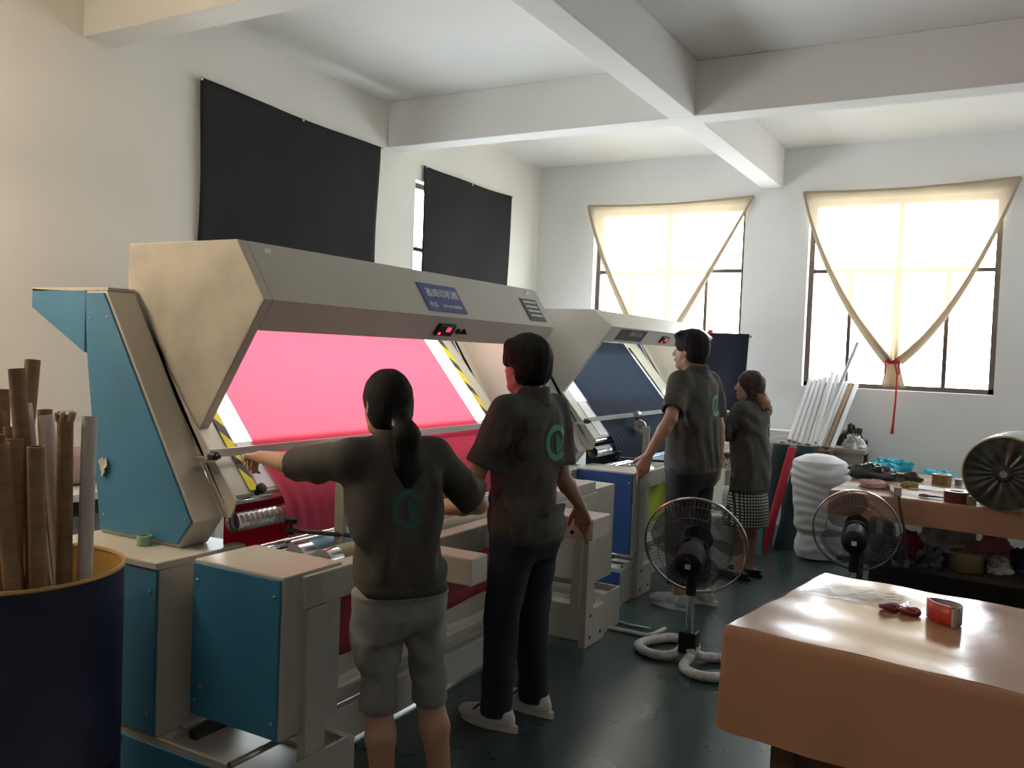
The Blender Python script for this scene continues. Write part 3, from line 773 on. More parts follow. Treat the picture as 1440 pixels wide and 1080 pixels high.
def person(name, label, root, fang, H, arms, head_ang, hair, skin, legs, shirt, head_pitch=0.0, lean=(0, 0), h=.005, feet=None, emb=None, shoe='sneaker', width=1.0):
    s = H / 1.68
    t = thing(name, label, 'person', (root[0], root[1], 0), None)
    f = np3((math.cos(fang), math.sin(fang), 0)); r = np3((math.sin(fang), -math.cos(fang), 0)); u = np3((0, 0, 1))
    base = np3((root[0], root[1], 0))
    L = lambda a, b, c: base + r * a * s + f * b * s + u * c * s          # body frame
    ln = np3((lean[0], lean[1], 0))
    T = lambda a, b, c: L(a, b, c) + ln * max(0, (c - .9)) / .5           # torso frame with lean
    sh = .172 * width
    shoulder = {+1: T(sh, -.005, 1.372), -1: T(-sh, -.005, 1.372)}
    L1, L2 = .285 * s, .245 * s
    A = {}
    for sg in (1, -1):
        W, hint = np3(arms[sg]['wrist']), arms[sg]['hint']
        q_ = arms[sg].get('len', 1.0); E_, W = elbow(shoulder[sg], W, L1 * q_, L2 * q_, hint); A[sg] = (E_, W)
    pts = [L(0, 0, 0), L(0, 0, 1.75)] + [p for q in A.values() for p in q] + list(shoulder.values()) + [np3(p) for p in (feet or [])]
    lo = np.min(pts, 0) - .20; hi = np.max(pts, 0) + .20; lo[2] = -.01; hi[2] = H + .06
    b = SDF(lo, hi, h)
    # trunk (under the clothes), neck
    b.stack([(c * s, *(T(0, y, c)[:2]), w * s, d * s) for c, w, d, y in ((.80, .125, .09, -.01), (.92, .132, .098, -.01), (1.06, .112, .085, 0), (1.22, .13, .09, 0), (1.34, .14, .08, -.005), (1.40, .10, .065, -.01), (1.43, .06, .055, -.005))], r, f, k=.02)
    hc = T(0, .035, 1.563)
    b.cone(T(0, -.012, 1.36), hc - u * .045 * s - f * .012 * s, .060 * s, .052 * s, k=.03)
    for sg in (1, -1):
        b.cone(T(.05 * sg, -.01, 1.395), shoulder[sg], .034 * s, .048 * s, k=.02)
        E_, W = A[sg]; a_ = arms[sg]
        b.cone(shoulder[sg], E_, .047 * s, .037 * s, k=.02)
        md = E_ + (W - E_) * .3
        b.cone(E_, md, .037 * s, .039 * s, k=.015); b.cone(md, W, .039 * s, .0255 * s, k=.012, flat=None)
        dr = unit(W - E_) if a_.get('dir') is None else unit(a_['dir'])
        hand(b, W, dr, np3(a_['palm']), a_.get('thumb', 1), s * a_.get('hs', 1.0), a_.get('curl', (.25, .35, .3)), a_.get('spread', .10), a_.get('tang', (.7, .3)))
    # legs
    hipz, kz, az = .87, .47, .075
    for i, sg in enumerate((1, -1)):
        ft = np3(feet[i]) if feet else L(.095 * sg, 0, 0)
        ft = np3((ft[0], ft[1], 0)); hip = L(.085 * sg, 0, hipz); an = ft + u * az * s
        kn = hip * .5 + an * .5 + f * .025 * s; kn[2] = kz * s
        b.cone(hip, kn, .082 * s, .053 * s, k=.03); c_ = kn + (an - kn) * .3 - f * .012 * s
        b.cone(kn, c_, .052 * s, .054 * s, k=.02); b.cone(c_, an, .054 * s, .034 * s, k=.02)
        b.cone(an - u * .035 * s - f * .03 * s, an + f * .10 * s - u * .05 * s, .033 * s, .024 * s, k=.02)
    # head
    hf = np3((math.cos(head_ang) * math.cos(head_pitch), math.sin(head_ang) * math.cos(head_pitch), math.sin(head_pitch)))
    hr = np3((math.sin(head_ang), -math.cos(head_ang), 0)); hu = np.cross(hr, hf)
    fr = (hr, hf, hu); C_ = lambda a, b_, c: hc + (hr * a + hf * b_ + hu * c) * s
    sd = b
    sd.ell(C_(0, -.012, .022), (.076 * s, .095 * s, .098 * s), fr, k=.0)
    sd.ell(C_(0, .032, -.035), (.060 * s, .062 * s, .078 * s), fr, k=.025)
    sd.ell(C_(0, .066, -.092), (.027 * s, .022 * s, .020 * s), fr, k=.025)
    sd.cone(C_(-.045, .0, -.070), C_(0, .062, -.095), .018 * s, .020 * s, k=.02); sd.cone(C_(.045, .0, -.070), C_(0, .062, -.095), .018 * s, .020 * s, k=.02)
    sd.cone(C_(0, .086, .016), C_(0, .108, -.026), .008 * s, .0125 * s, k=.012)
    for sg in (1, -1):
        sd.ell(C_(.013 * sg, .093, -.031), (.008 * s, .010 * s, .007 * s), fr, k=.006)
        sd.ell(C_(.030 * sg, .078, .030), (.022 * s, .014 * s, .009 * s), fr, k=.012)
        sd.ell(C_(.031 * sg, .092, .010), (.015 * s, .011 * s, .009 * s), fr, k=.008, op='s')
        sd.ell(C_(.078 * sg, -.008, -.006), (.011 * s, .020 * s, .033 * s), fr, k=.008)
        sd.ell(C_(.084 * sg, .001, -.002), (.007 * s, .010 * s, .018 * s), fr, k=.004, op='s')
    sd.ell(C_(0, .088, -.056), (.022 * s, .012 * s, .006 * s), fr, k=.006); sd.ell(C_(0, .087, -.067), (.019 * s, .012 * s, .006 * s), fr, k=.006)
    body = b.mesh('body', skin, t, smooth=1)
    for sg in (1, -1):
        mb = MB().lathe([(.0001, .0115), (.006, .0098), (.010, .005), (.0115, 0), (.010, -.005), (.0001, -.0115)], Matrix.Translation(C_(.031 * sg, .078, .010)) @ Vector(hf).to_track_quat('Z', 'Y').to_matrix().to_4x4() @ Matrix.Scale(s, 4), 14)
        e = mb.build('eye', EYEW, t)
        MB().lathe([(.0001, .0122), (.004, .0112), (.0055, .0098)], Matrix.Translation(C_(.031 * sg, .078, .010)) @ Vector(hf).to_track_quat('Z', 'Y').to_matrix().to_4x4() @ Matrix.Scale(s, 4), 12).build('iris', DARK, e)
        MB().tube([C_(.014 * sg, .092, .032), C_(.032 * sg, .091, .037), C_(.050 * sg, .078, .031)], [.003 * s, .0042 * s, .002 * s], 8).build('eyebrow', HAIRB, t)
    MB().tube([C_(-.021, .092, -.060), C_(-.008, .0995, -.060), C_(.008, .0995, -.060), C_(.021, .092, -.060)], [.002 * s, .0055 * s, .0055 * s, .002 * s], 8).build('lips', LIP, t)
    # hair
    hs = SDF(hc - .30 * s - np3((0, 0, .28)), hc + .26 * s, .006)
    if hair in ('short', 'short_full'):
        q = 1.02 if hair == 'short' else 1.13
        hs.ell(C_(0, -.014, .026), (.088 * s * q, .108 * s * q, .106 * s * q), fr, k=0)
        hs.ell(C_(0, -.040, -.020), (.079 * s * q, .075 * s * q, .075 * s), fr, k=.02)
        hs.ell(C_(0, .055, .085), (.07 * s, .045 * s, .035 * s), fr, k=.02)
        hs.ell(C_(0, .128, -.038), (.105 * s, .092 * s, .082 * s), fr, k=.012, op='s')
        hs.ell(C_(.085, .045, -.07), (.05 * s, .06 * s, .07 * s), fr, k=.01, op='s'); hs.ell(C_(-.085, .045, -.07), (.05 * s, .06 * s, .07 * s), fr, k=.01, op='s')
        hs.ell(C_(0, -.02, -.145), (.10 * s, .11 * s, .07 * s), fr, k=.01, op='s')
        for sg in (1, -1): hs.ell(C_(.100 * sg, .028, -.040), (.034 * s, .052 * s, .050 * s), fr, k=.010, op='s')
        hm = HAIRB
    elif hair == 'ponytail':
        hs.ell(C_(0, -.012, .026), (.087 * s, .106 * s, .106 * s), fr, k=0); hs.ell(C_(0, -.035, -.03), (.083 * s, .078 * s, .085 * s), fr, k=.02)
        hs.ell(C_(0, .125, -.02), (.08 * s, .08 * s, .09 * s), fr, k=.012, op='s')
        hs.ell(C_(0, -.03, -.155), (.10 * s, .09 * s, .06 * s), fr, k=.01, op='s')
        p0, p1, p2, p3 = C_(0, -.105, -.050), C_(.005, -.145, -.11), C_(0.01, -.15, -.22), C_(.012, -.14, -.36)
        hs.cone(p0, p1, .036 * s, .05 * s, k=.02); hs.cone(p1, p2, .05 * s, .056 * s, k=.02, flat=(hf, .6)); hs.cone(p2, p3, .056 * s, .022 * s, k=.02, flat=(hf, .6))
        hm = HAIRB
    else:
        hs.ell(C_(0, -.014, .026), (.090 * s, .108 * s, .104 * s), fr, k=0)
        for sg in (1, -1): hs.cone(C_(.062 * sg, -.02, 0), C_(.070 * sg, -.035, -.15), .038 * s, .036 * s, k=.03)
        hs.cone(C_(0, -.07, .0), C_(0, -.095, -.16), .075 * s, .062 * s, k=.03, flat=(hf, .75))
        hs.ell(C_(0, .135, -.035), (.078 * s, .085 * s, .095 * s), fr, k=.012, op='s')
        hm = HAIRBR
    fs_ = folds(.0045, hu if hair != 'bob' else (0, 0, 1), 5, 3.0); hs.add_field(fs_)
    ho = hs.mesh('hair', hm, t)
    if hair == 'ponytail':
        MB().lathe([(.030, -.008), (.037, -.004), (.037, .004), (.030, .008)], Matrix.Translation(C_(0, -.118, -.062)) @ Vector(hf - hu * .6).to_track_quat('Z', 'Y').to_matrix().to_4x4(), 16).build('hair_tie', mat('hair_clip', (.5, .5, .55), .2, .8), t)
    if hair == 'bob':
        ts = SDF(hc - .3 * s - np3((0, 0, .2)), hc + .2 * s, .006)
        for q in range(17):
            a = -1.2 + 2.4 * q / 16; j = (q * 7 % 5) / 4; c0 = C_(.085 * math.sin(a), -.045 - .082 * math.cos(a), -.06 - .03 * j); c1 = C_(.092 * math.sin(a), -.055 - .098 * math.cos(a), -.125); c2_ = C_(.094 * math.sin(a), -.06 - (.106 + .012 * j) * math.cos(a), -.172 - .02 * j)
            ts.cone(c0, c1, .014 * s, .016 * s, k=.008); ts.cone(c1, c2_, .015 * s, .005 * s, k=.008)
        ts.add_field(folds(.005, (0, 0, 1), 9, 3.0)); ts.mesh('hair_tips', HAIRTIP, t)
    # shirt
    hem = shirt['hem']; lo2 = np.min([T(0, 0, hem / s), A[1][0], A[-1][0], shoulder[1], shoulder[-1]], 0) - .30; hi2 = np.max([T(0, 0, 1.45), A[1][0], A[-1][0], shoulder[1], shoulder[-1]], 0) + .30
    lo2[2] = hem - .02; hi2[2] = 1.50 * s
    g = SDF(lo2, hi2, .0065)
    bl = shirt.get('bulk', 1.0); hz = hem / s
    rg = [(hz, .178 * bl, .130, -.01), (hz + .06, .182 * bl, .135, -.01), (1.03, .172 * bl, .128, -.005), (1.18, .178 * bl, .128, 0), (1.30, .182 * bl, .118, -.005), (1.365, .168 * bl, .095, -.012), (1.405, .12 * bl, .075, -.015), (1.435, .07, .062, -.01)]
    g.stack([(c * s, *(T(0, y, c)[:2]), w * s * width, d * s) for c, w, d, y in rg], r, f, k=.02, p=2.5)
    ends = []
    for sg in (1, -1):
        E_, W = A[sg]; fr_ = arms[sg].get('sleeve', .78); e = shoulder[sg] + (E_ - shoulder[sg]) * fr_; dr = unit(E_ - shoulder[sg])
        g.cone(T(.06 * sg, -.012, 1.405), shoulder[sg], .050 * s, .062 * s, k=.03)
        g.cone(shoulder[sg], e + dr * .05, .066 * s, .071 * s, k=.035); ends.append((e, dr, sg))
    ff_ = folds(.030 * shirt.get('wr', 1), (f * .2 + u), shirt['seed'])
    g.add_field(lambda X, Y, Z: np.clip(ff_(X, Y, Z), -.013, .0045) * np.clip((1.40 * s - Z) / .12, 0, 1) * np.clip((Z - hem) / .10, .12, 1))
    for e, dr, sg in ends:
        rad = .12
        def slab_cut(X, Y, Z, e=e, dr=dr):
            px, py, pz = X - e[0], Y - e[1], Z - e[2]; a = px * dr[0] + py * dr[1] + pz * dr[2]
            rr = np.sqrt(np.maximum(0, px * px + py * py + pz * pz - a * a))
            return np.maximum(-a, np.maximum(rr - rad, a - .16))
        g.put(slab_cut, e - .2, e + .2, k=0, op='s')
        g.cone(e - dr * .03, e + dr * .05, .052 * s, .054 * s, k=.004, op='s')
    g.cut((0, 0, hem), (0, 0, -1))
    so = g.mesh('shirt', SHIRT, t)
    # collar and hem band
    nk = T(0, -.010, 1.425)
    def collar(uu, v):
        a = PI * 2 * uu; up_ = -.03 + .085 * v * (1 - .40 * max(0, math.sin(a)))
        rr = .088 - .018 * v
        return nk + (r * math.cos(a) * rr + f * math.sin(a) * rr * .95) * s + u * (up_ - .004) * s - f * .004 * v
    MB().grid(collar, 33, 5).build('collar', SHIRT, t, solid=.006)
    rb = rg[0]
    def band(uu, v):
        a = PI * 2 * uu; c_, s_ = math.cos(a), math.sin(a); q = (abs(c_) ** 2.5 + abs(s_) ** 2.5) ** (-1 / 2.5)
        tp = 1 - .045 * v; w = (rb[1] * width + .002) * s * tp; d = (rb[2] + .002) * s * tp
        return T(0, rb[3], hz) + r * c_ * q * w + f * s_ * q * d + u * (.002 + .05 * v)
    MB().grid(band, 49, 3).build('hem_band', SHIRT, t, solid=.007)
    if emb:
        emblem(t, so, T(emb[0], -.1, emb[1]), f, u, emb[2], emb[3])
    # lower garment
    kind, mm, cuff = legs['kind'], legs['mat'], legs['cuff']
    lg = SDF(L(0, 0, 0) - np3((.42, .42, -cuff + .03)), L(0, 0, 0) + np3((.42, .42, hem + .08)), .0065)
    if kind == 'skirt':
        lg.stack([(c, *(L(0, 0, c)[:2]), w * s, d * s) for c, w, d in ((cuff, .195, .165), (cuff + .12, .19, .16), (hem + .05, .172, .125))], r, f, k=.02, p=2.2)
        lg.add_field(folds(.010, (0, 0, 1), 3)); lg.cut((0, 0, cuff), (0, 0, -1)); lg.cut((0, 0, hem + .05), (0, 0, 1))
        lo_ = lg.mesh('skirt', mm, t)
    else:
        for i, sg in enumerate((1, -1)):
            ft = np3(feet[i]) if feet else L(.095 * sg, 0, 0); ft = np3((ft[0], ft[1], 0)); hip = L(.085 * sg, -.005, .84); an = ft + u * .075 * s
            kn = hip * .5 + an * .5 + f * .02 * s; kn[2] = kz * s
            lr = legs['r']
            lg.cone(hip, kn, lr[0] * s, lr[1] * s, k=.008); lg.cone(kn, an - u * .05, lr[1] * s, lr[2] * s, k=.008)
        lg.stack([(c * s, *(L(0, -.012, c)[:2]), w * s, d * s) for c, w, d in ((.74, .120, .085), (.80, .155, .115), (.88, .166, .128), (hem / s - .02, .150, .112), (hem / s + .05, .138, .100))], r, f, k=.05, p=2.4)
        lf_ = folds(legs.get('wr', .010), f * .4 + u * .6, 21)
        lg.add_field(lambda X, Y, Z: lf_(X, Y, Z) * np.clip((hem - .01 - Z) / .10, 0, 1))
        lg.cut((0, 0, cuff), (0, 0, -1)); lg.cut((0, 0, hem + .05), (0, 0, 1))
        lo_ = lg.mesh('trousers', mm, t)
        if legs.get('band'):
            for i, sg in enumerate((1, -1)):
                ft = np3(feet[i]) if feet else L(.095 * sg, 0, 0); hip = L(.085 * sg, -.005, .84); an = np3((ft[0], ft[1], .075 * s)); tt = (kz * s - cuff) / (kz * s - .075 * s)
                kn = hip * .5 + an * .5 + f * .02 * s; kn[2] = kz * s; c_ = kn + (an - kn) * tt; rr = legs['band'] * s
                MB().lathe([(rr * .9, -.012), (rr, -.008), (rr * 1.02, .03), (rr * .95, .045)], Matrix.Translation(c_ + f * .0), 28).build('cuff_band', mm, t)
    # shoes
    for i, sg in enumerate((1, -1)):
        ft = np3(feet[i]) if feet else L(.095 * sg, 0, 0); ft = np3((ft[0], ft[1], 0)); fa = (feet[i][2] if feet and len(feet[i]) > 2 else fang)
        F_ = np3((math.cos(fa), math.sin(fa), 0)); R_ = np3((math.sin(fa), -math.cos(fa), 0)); S_ = s
        g2 = SDF(ft - np3((.24, .24, .02)), ft + np3((.24, .24, .20)), .005)
        q = lambda a, b_, c: ft + (R_ * a + F_ * b_ + u * c) * S_
        sh_ = shoe
        g2.ell(q(0, .115, .032), (.046 * S_, .085 * S_, .042 * S_), (R_, F_, u), k=0)
        g2.ell(q(0, -.02, .045), (.038 * S_, .075 * S_, .055 * S_), (R_, F_, u), k=.04)
        if sh_ != 'flat': g2.cone(q(0, -.025, .05), q(0, -.03, .085), .046 * S_, .043 * S_, k=.02); g2.cone(q(0, .02, .07), q(0, .10, .045), .036 * S_, .032 * S_, k=.02)
        g2.cut((0, 0, .024), (0, 0, -1)); g2.cut(q(0, 0, .088 if sh_ != 'flat' else .062), (0, 0, 1))
        smat = {'sneaker': SHOEWHITE, 'grey': SHOEGREY, 'flat': DARK}[sh_]
        so_ = g2.mesh('shoe', smat, t)
        def sole(uu, v):
            a = 2 * PI * uu; y = .035 + .148 * math.sin(a); w = .045 - .008 * (math.sin(a) < -.2) - .006 * max(0, -math.sin(a))
            return q(w * math.cos(a) * (1 + .12 * max(0, math.sin(a))), y, .001 + .028 * v)
        mb = MB().grid(sole, 33, 3); bot = [tuple(sole(k_ / 32, 0)) for k_ in range(32)]; mb.add(bot, [tuple(range(32))]); top = [tuple(sole(k_ / 32, 1)) for k_ in range(32)]; mb.add(top, [tuple(range(32))])
        mb.build('sole', SOLE if sh_ != 'flat' else DARK, so_)
        if sh_ == 'sneaker':
            for k_ in range(5):
                yy = .045 + .019 * k_; zz = .103 - .0095 * k_
                MB().tube([q(-.030, yy - .004, zz - .022), q(0, yy, zz), q(.030, yy - .004, zz - .022)], .0042, 6).build('lace', DARK, so_)
            MB().tube([q(.02, .04, .105), q(.045, .06, .10), q(.05, .085, .075)], .004, 6).build('lace', DARK, so_)
            MB().tube([q(-.02, .04, .105), q(-.04, .065, .095), q(-.047, .09, .07)], .004, 6).build('lace', DARK, so_)
    return t

Z = lambda px, py, d: np3(at(px, py, d))
UPV = np3((0, 0, 1))
# woman in grey capris, left arm reaching to the board
person('person', 'woman with black ponytail, grey cropped trousers, left arm stretched to the pink fabric', (-1.70, 2.315), math.radians(150), 1.50,
       {-1: dict(wrist=np3((-2.42, 2.315, 1.16)), len=1.14, hint=(0, -.3, -1), palm=(-.3, 0, -1), dir=(-.75, .35, -.1), thumb=1, curl=(1.0, 1.1, .8), sleeve=1.02),
        +1: dict(wrist=Z(602, 715, 3.15), hint=(.6, .6, -.6), palm=(-.5, -.5, -.6), dir=(-.9, .3, .0), thumb=-1, curl=(.5, .5, .4), sleeve=.88)},
       math.radians(158), 'ponytail', SKIN, dict(kind='trousers', mat=GREYPANT, cuff=.40, r=(.092, .066, .052), wr=.016, band=.057),
       dict(hem=.79, seed=2, bulk=1.0, wr=1.0), feet=[Z(622, 1150, 2.95), Z(538, 1165, 2.86)], emb=(.0, 1.20, .115, TEALPRINT), shoe='flat', width=.93, lean=(-.035, -.02))
# young man, right hand on the bracket
person('person', 'black-haired man in navy jeans and white sneakers, right hand on the bracket', (-1.745, 3.255), math.radians(172), 1.64,
       {-1: dict(wrist=np3((-2.04, 3.08, .955)), hint=(.6, -.7, -.5), palm=(0, .3, -1), dir=(-1, .2, .05), thumb=1, sleeve=.88),
        +1: dict(wrist=np3((-1.655, 3.602, .900)), hint=(.25, -.3, -1), palm=(-.30, .95, .1), dir=(.16, .20, -.96), thumb=1, curl=(.0, .02, .02), spread=.30, sleeve=.85, len=1.05)},
       math.radians(165), 'short_full', SKIN_D, dict(kind='trousers', mat=DENIM, cuff=.055, r=(.100, .076, .066), wr=.010),
       dict(hem=.79, seed=5, bulk=.98, wr=1.1), feet=[(-1.74, 3.39, math.radians(170)), (-1.80, 3.165, math.radians(176))], emb=(.035, 1.24, .14, GREENPRINT), shoe='sneaker', h=.004)
# taller man at the second machine
person('person', 'tall man in dark trousers with a round green emblem, standing at the navy fabric', (-1.73, 5.42), math.radians(168), 1.76,
       {-1: dict(wrist=Z(912, 640, 5.22), hint=(.6, -.8, -.3), palm=(-.3, .5, -.7), dir=(-.35, -.05, -.95), thumb=1, curl=(.15, .25, .25), spread=.24, sleeve=.80),
        +1: dict(wrist=Z(1012, 668, 5.72), hint=(1, .1, .0), palm=(-1, 0, 0), dir=(-.1, .2, -1), thumb=-1, curl=(.4, .6, .5), sleeve=.80)},
       math.radians(172), 'short', SKIN_D, dict(kind='trousers', mat=BLACKCLOTH, cuff=.16, r=(.105, .082, .068), wr=.010),
       dict(hem=.86, seed=8, bulk=1.05, wr=1.0), feet=[(-1.66, 5.55, math.radians(172)), (-1.74, 5.33, math.radians(168))], emb=(.055, 1.235, .125, GREENPRINT), shoe='grey', h=.0045)
# woman in the checked skirt
person('person', 'woman with copper-tipped bob and black-and-white checked skirt', (-1.60, 6.40), math.radians(165), 1.51,
       {-1: dict(wrist=np3((-1.98, 6.25, .93)), hint=(.5, -.6, -.6), palm=(0, .4, -1), dir=(-1, .1, 0), thumb=1, sleeve=.95),
        +1: dict(wrist=np3((-1.80, 6.66, .86)), hint=(1, .3, -.3), palm=(-.2, -.6, -.7), dir=(-.9, -.1, -.2), thumb=-1, sleeve=.95)},
       math.radians(188), 'bob', SKIN_D, dict(kind='skirt', mat=HOUND, cuff=.385),
       dict(hem=.645, seed=12, bulk=1.02, wr=.9), emb=(.08, 1.20, .11, GREENPRINT), shoe='flat')

# ------------------------------------------------------------------ window cloths
BLACKCL = mat('black_cloth', (.012, .012, .013), .9, var=.25, scale=3, bump=.1, bscale=60)
CREAM = mat('cream_cloth', (.66, .57, .44), .9, var=.05, scale=6, bump=.1, bscale=80, transl=((.36, .285, .185), .42))
_nt = CREAM.node_tree; _o = _nt.nodes['Material Output']; _l = _o.inputs[0].links[0].from_socket
_t = _nt.nodes.new('ShaderNodeBsdfTransparent'); _t.inputs[0].default_value = (1, .93, .8, 1); _m = _nt.nodes.new('ShaderNodeMixShader'); _m.inputs[0].default_value = .06   # loose weave
_nt.links.new(_l, _m.inputs[1]); _nt.links.new(_t.outputs[0], _m.inputs[2]); _nt.links.new(_m.outputs[0], _o.inputs[0])
REDRIB = mat('red_ribbon', (.55, .02, .04), .6)
def black_cloth(label, ys, ztops, zbots, seed):
    c = thing('black_window_cloth', label, 'curtain', (XL + .02, (ys[0] + ys[1]) / 2, zbots[0]), 'black cloths over the left windows')
    def fn(u, v):
        zt_ = float(np.interp(u, [i / (len(ztops) - 1) for i in range(len(ztops))], ztops)); zb_ = zbots[0] + (zbots[1] - zbots[0]) * u
        y = ys[0] + (ys[1] - ys[0]) * u + .012 * math.sin(v * 5 + seed) * (u - .5) * 2
        x = XL + .03 + .010 * math.sin(u * 9 + v * 4 + seed) + .012 * math.sin(v * 3.1 + u * 2)
        return (x, y, zt_ + (zb_ - zt_) * v - .02 * math.sin(PI * u) * (1 - v))
    MB().grid(fn, 50, 30).build('cloth', BLACKCL, c, solid=.004)
    for u in (0, .5, 1):
        p = fn(u, 0); screw(c, (XL + .05, p[1], p[2] - .012), (1, 0, 0), .012, STEEL)
black_cloth('larger black cloth pinned over the left-wall window above the first machine', (3.95, 5.80), (3.275, 3.275, 3.25, 3.24), (2.06, 2.04), 1)
black_cloth('smaller black cloth nearer the corner with a slit of daylight at its edge', (6.44, 8.01), (3.22, 3.225, 3.22, 3.215), (2.10, 2.06), 4)

def cream_curtain(label, TL, TR, knot, lmid, rmid, tail_z, folds_n, knot_w=.05):
    t = thing('cream_curtain', label, 'curtain', (knot[0], YB - .06, tail_z), 'cream cloths tied up at the back windows')
    def bez(a, m_, b_, v): return np3(a) * (1 - v) ** 2 + np3(m_) * 2 * v * (1 - v) + np3(b_) * v * v
    def fn(u, v):
        l = bez(TL, lmid, (knot[0] - knot_w, knot[1]), v); r_ = bez(TR, rmid, (knot[0] + knot_w, knot[1]), v)
        p = l * (1 - u) + r_ * u; sag = -.035 * math.sin(PI * u) * (1 - v) * .8
        g = v ** 1.5
        y = YB - .035 - .05 * g - (.012 + .03 * g) * math.sin(u * PI * folds_n) * (0.3 + g) - .02 * math.sin(u * 5) * v
        return (p[0], y, p[1] + sag)
    MB().grid(fn, 80, 50).build('cloth', CREAM, t)
    for side in (0, 1):
        pts = [Vector(fn(side, i / 20)) + Vector((0, -.012, 0)) for i in range(21)]
        MB().tube(pts, [.010 + .032 * (i / 20) for i in range(21)], 10).build('rolled_edge', CREAM, t)
    pts = [Vector(fn(i / 24, 0)) + Vector((0, -.006, .004)) for i in range(25)]
    MB().tube(pts, .010, 8).build('top_hem', CREAM, t)
    kx, kz = knot
    def tail(u, v):
        w = .05 + .05 * v; a = (u - .5) * 2
        return (kx + a * w + .01 * v, YB - .09 + .02 * math.cos(u * 12) * v, kz - (kz - tail_z) * v)
    MB().grid(tail, 24, 8).build('tail', CREAM, t, solid=.004)
    rb = MB().tube([(kx + .052 * math.cos(a), YB - .085 + .04 * math.sin(a), kz - .01) for a in [i * PI / 8 for i in range(17)]], .014, 8).build('ribbon', REDRIB, t)
    bow = MB()
    for sg in (-1, 1):
        bow.tube([(kx, YB - .13, kz - .01), (kx + sg * .035, YB - .14, kz + .02), (kx + sg * .06, YB - .14, kz - .01), (kx + sg * .055, YB - .135, kz - .06), (kx + sg * .06, YB - .13, kz - .12)], [.012, .012, .010, .009, .007], 8)
    bow.tube([(kx + .02, YB - .135, kz - .01), (kx + .045, YB - .14, kz - .12), (kx + .04, YB - .10, kz - .35), (kx + .025, YB - .06, kz - .58), (kx + .02, YB - .05, kz - .66)], [.009, .008, .008, .011, .017], 8)
    bow.build('bow', REDRIB, t)
    for p in (TL, TR): screw(t, (p[0], YB - .03, p[1] - .01), (0, -1, 0), .010, STEEL)
cream_curtain('cream cloth knotted with a red ribbon, right-hand back window', (-1.775, 3.21), (.02, 3.24), (-.905, 1.635), (-1.56, 2.35), (-.40, 2.02), 1.40, 7)
cream_curtain('cream cloth swept to a knot behind the second machine hood, left-hand back window', (-4.03, 3.19), (-2.25, 3.20), (-3.20, 1.60), (-3.80, 2.42), (-2.85, 2.10), 1.38, 6)
# loose strip from the right curtain corner
sp0 = at(1440, 290, 9.0)

# ------------------------------------------------------------------ drum full of paper cores
DC = Vector((-2.575, 1.545, 0)); DR = .312; DH = .88
d = thing('fabric_core_drum', 'dark navy steel drum with ochre inside, full of paper tubes', 'drum', DC)
pr = [(.0005, .0), (DR - .004, .0), (DR, .006), (DR, .30), (DR + .003, .304), (DR, .308), (DR, DH)]
MB().lathe(pr, Matrix.Translation(DC), 64).build('shell', NAVYROUND, d)
OCHRE = mat('ochre_lining', (.46, .27, .075), .55, var=.15, scale=5, stretch=(1, 1, .3))
MB().lathe([(DR - .006, DH), (DR - .006, .02), (.0005, .02)], Matrix.Translation(DC), 64).build('lining', OCHRE, d)
MB().lathe([(DR + .001, DH - .008), (DR + .005, DH - .003), (DR + .002, DH + .004), (DR - .007, DH + .003), (DR - .009, DH - .005)], Matrix.Translation(DC), 64).build('rim', mat('ochre_rim', (.50, .31, .10), .5), d)
tubes = [  # top px, rim px, top depth, rim depth, radius, white?, label
    ((45, 506), (18, 800), 2.74, 2.66, .0225, 0, 'kraft paper tube leaning right at the back of the drum'),
    ((11, 518), (62, 800), 2.52, 2.48, .0225, 0, 'kraft paper tube leaning left across the drum, tall one at the frame edge'),
    ((38, 568), (66, 800), 2.66, 2.64, .0200, 1, 'pale tube half hidden behind the leaning kraft tubes'),
    ((4, 548), (4, 800), 2.70, 2.66, .0225, 0, 'kraft tube at the far left rear of the drum'),
    ((2, 580), (10, 810), 2.58, 2.56, .0225, 0, 'shorter kraft tube at the left edge of the picture'),
    ((63, 576), (70, 790), 2.78, 2.74, .0220, 0, 'brown tube just behind the pale grey tube'),
    ((60, 584), (76, 805), 2.68, 2.62, .0215, 1, 'pale grey tube left of the torn kraft tube'),
    ((93, 583), (96, 815), 2.62, 2.58, .0225, 0, 'kraft tube with a torn crumpled top'),
    ((125, 585), (119, 812), 2.62, 2.60, .0215, 1, 'white tube standing rightmost in the drum'),
    ((20, 600), (36, 810), 2.56, 2.54, .0225, 0, 'kraft tube second of the short front cluster'),
    ((30, 616), (44, 815), 2.50, 2.48, .0225, 0, 'kraft tube in the middle of the front cluster'),
    ((38, 628), (50, 828), 2.42, 2.42, .0225, 0, 'kraft tube nearest the viewer with dark open end'),
    ((3, 612), (18, 815), 2.47, 2.46, .0225, 0, 'kraft tube low at the left edge in the front cluster'),
    ((-6, 622), (24, 830), 2.40, 2.40, .0225, 0, 'thick-looking kraft tube at the lower left of the front cluster'),
    ((56, 640), (80, 826), 2.50, 2.44, .0190, 0, 'thin kraft tube leaning between the front tubes'),
]
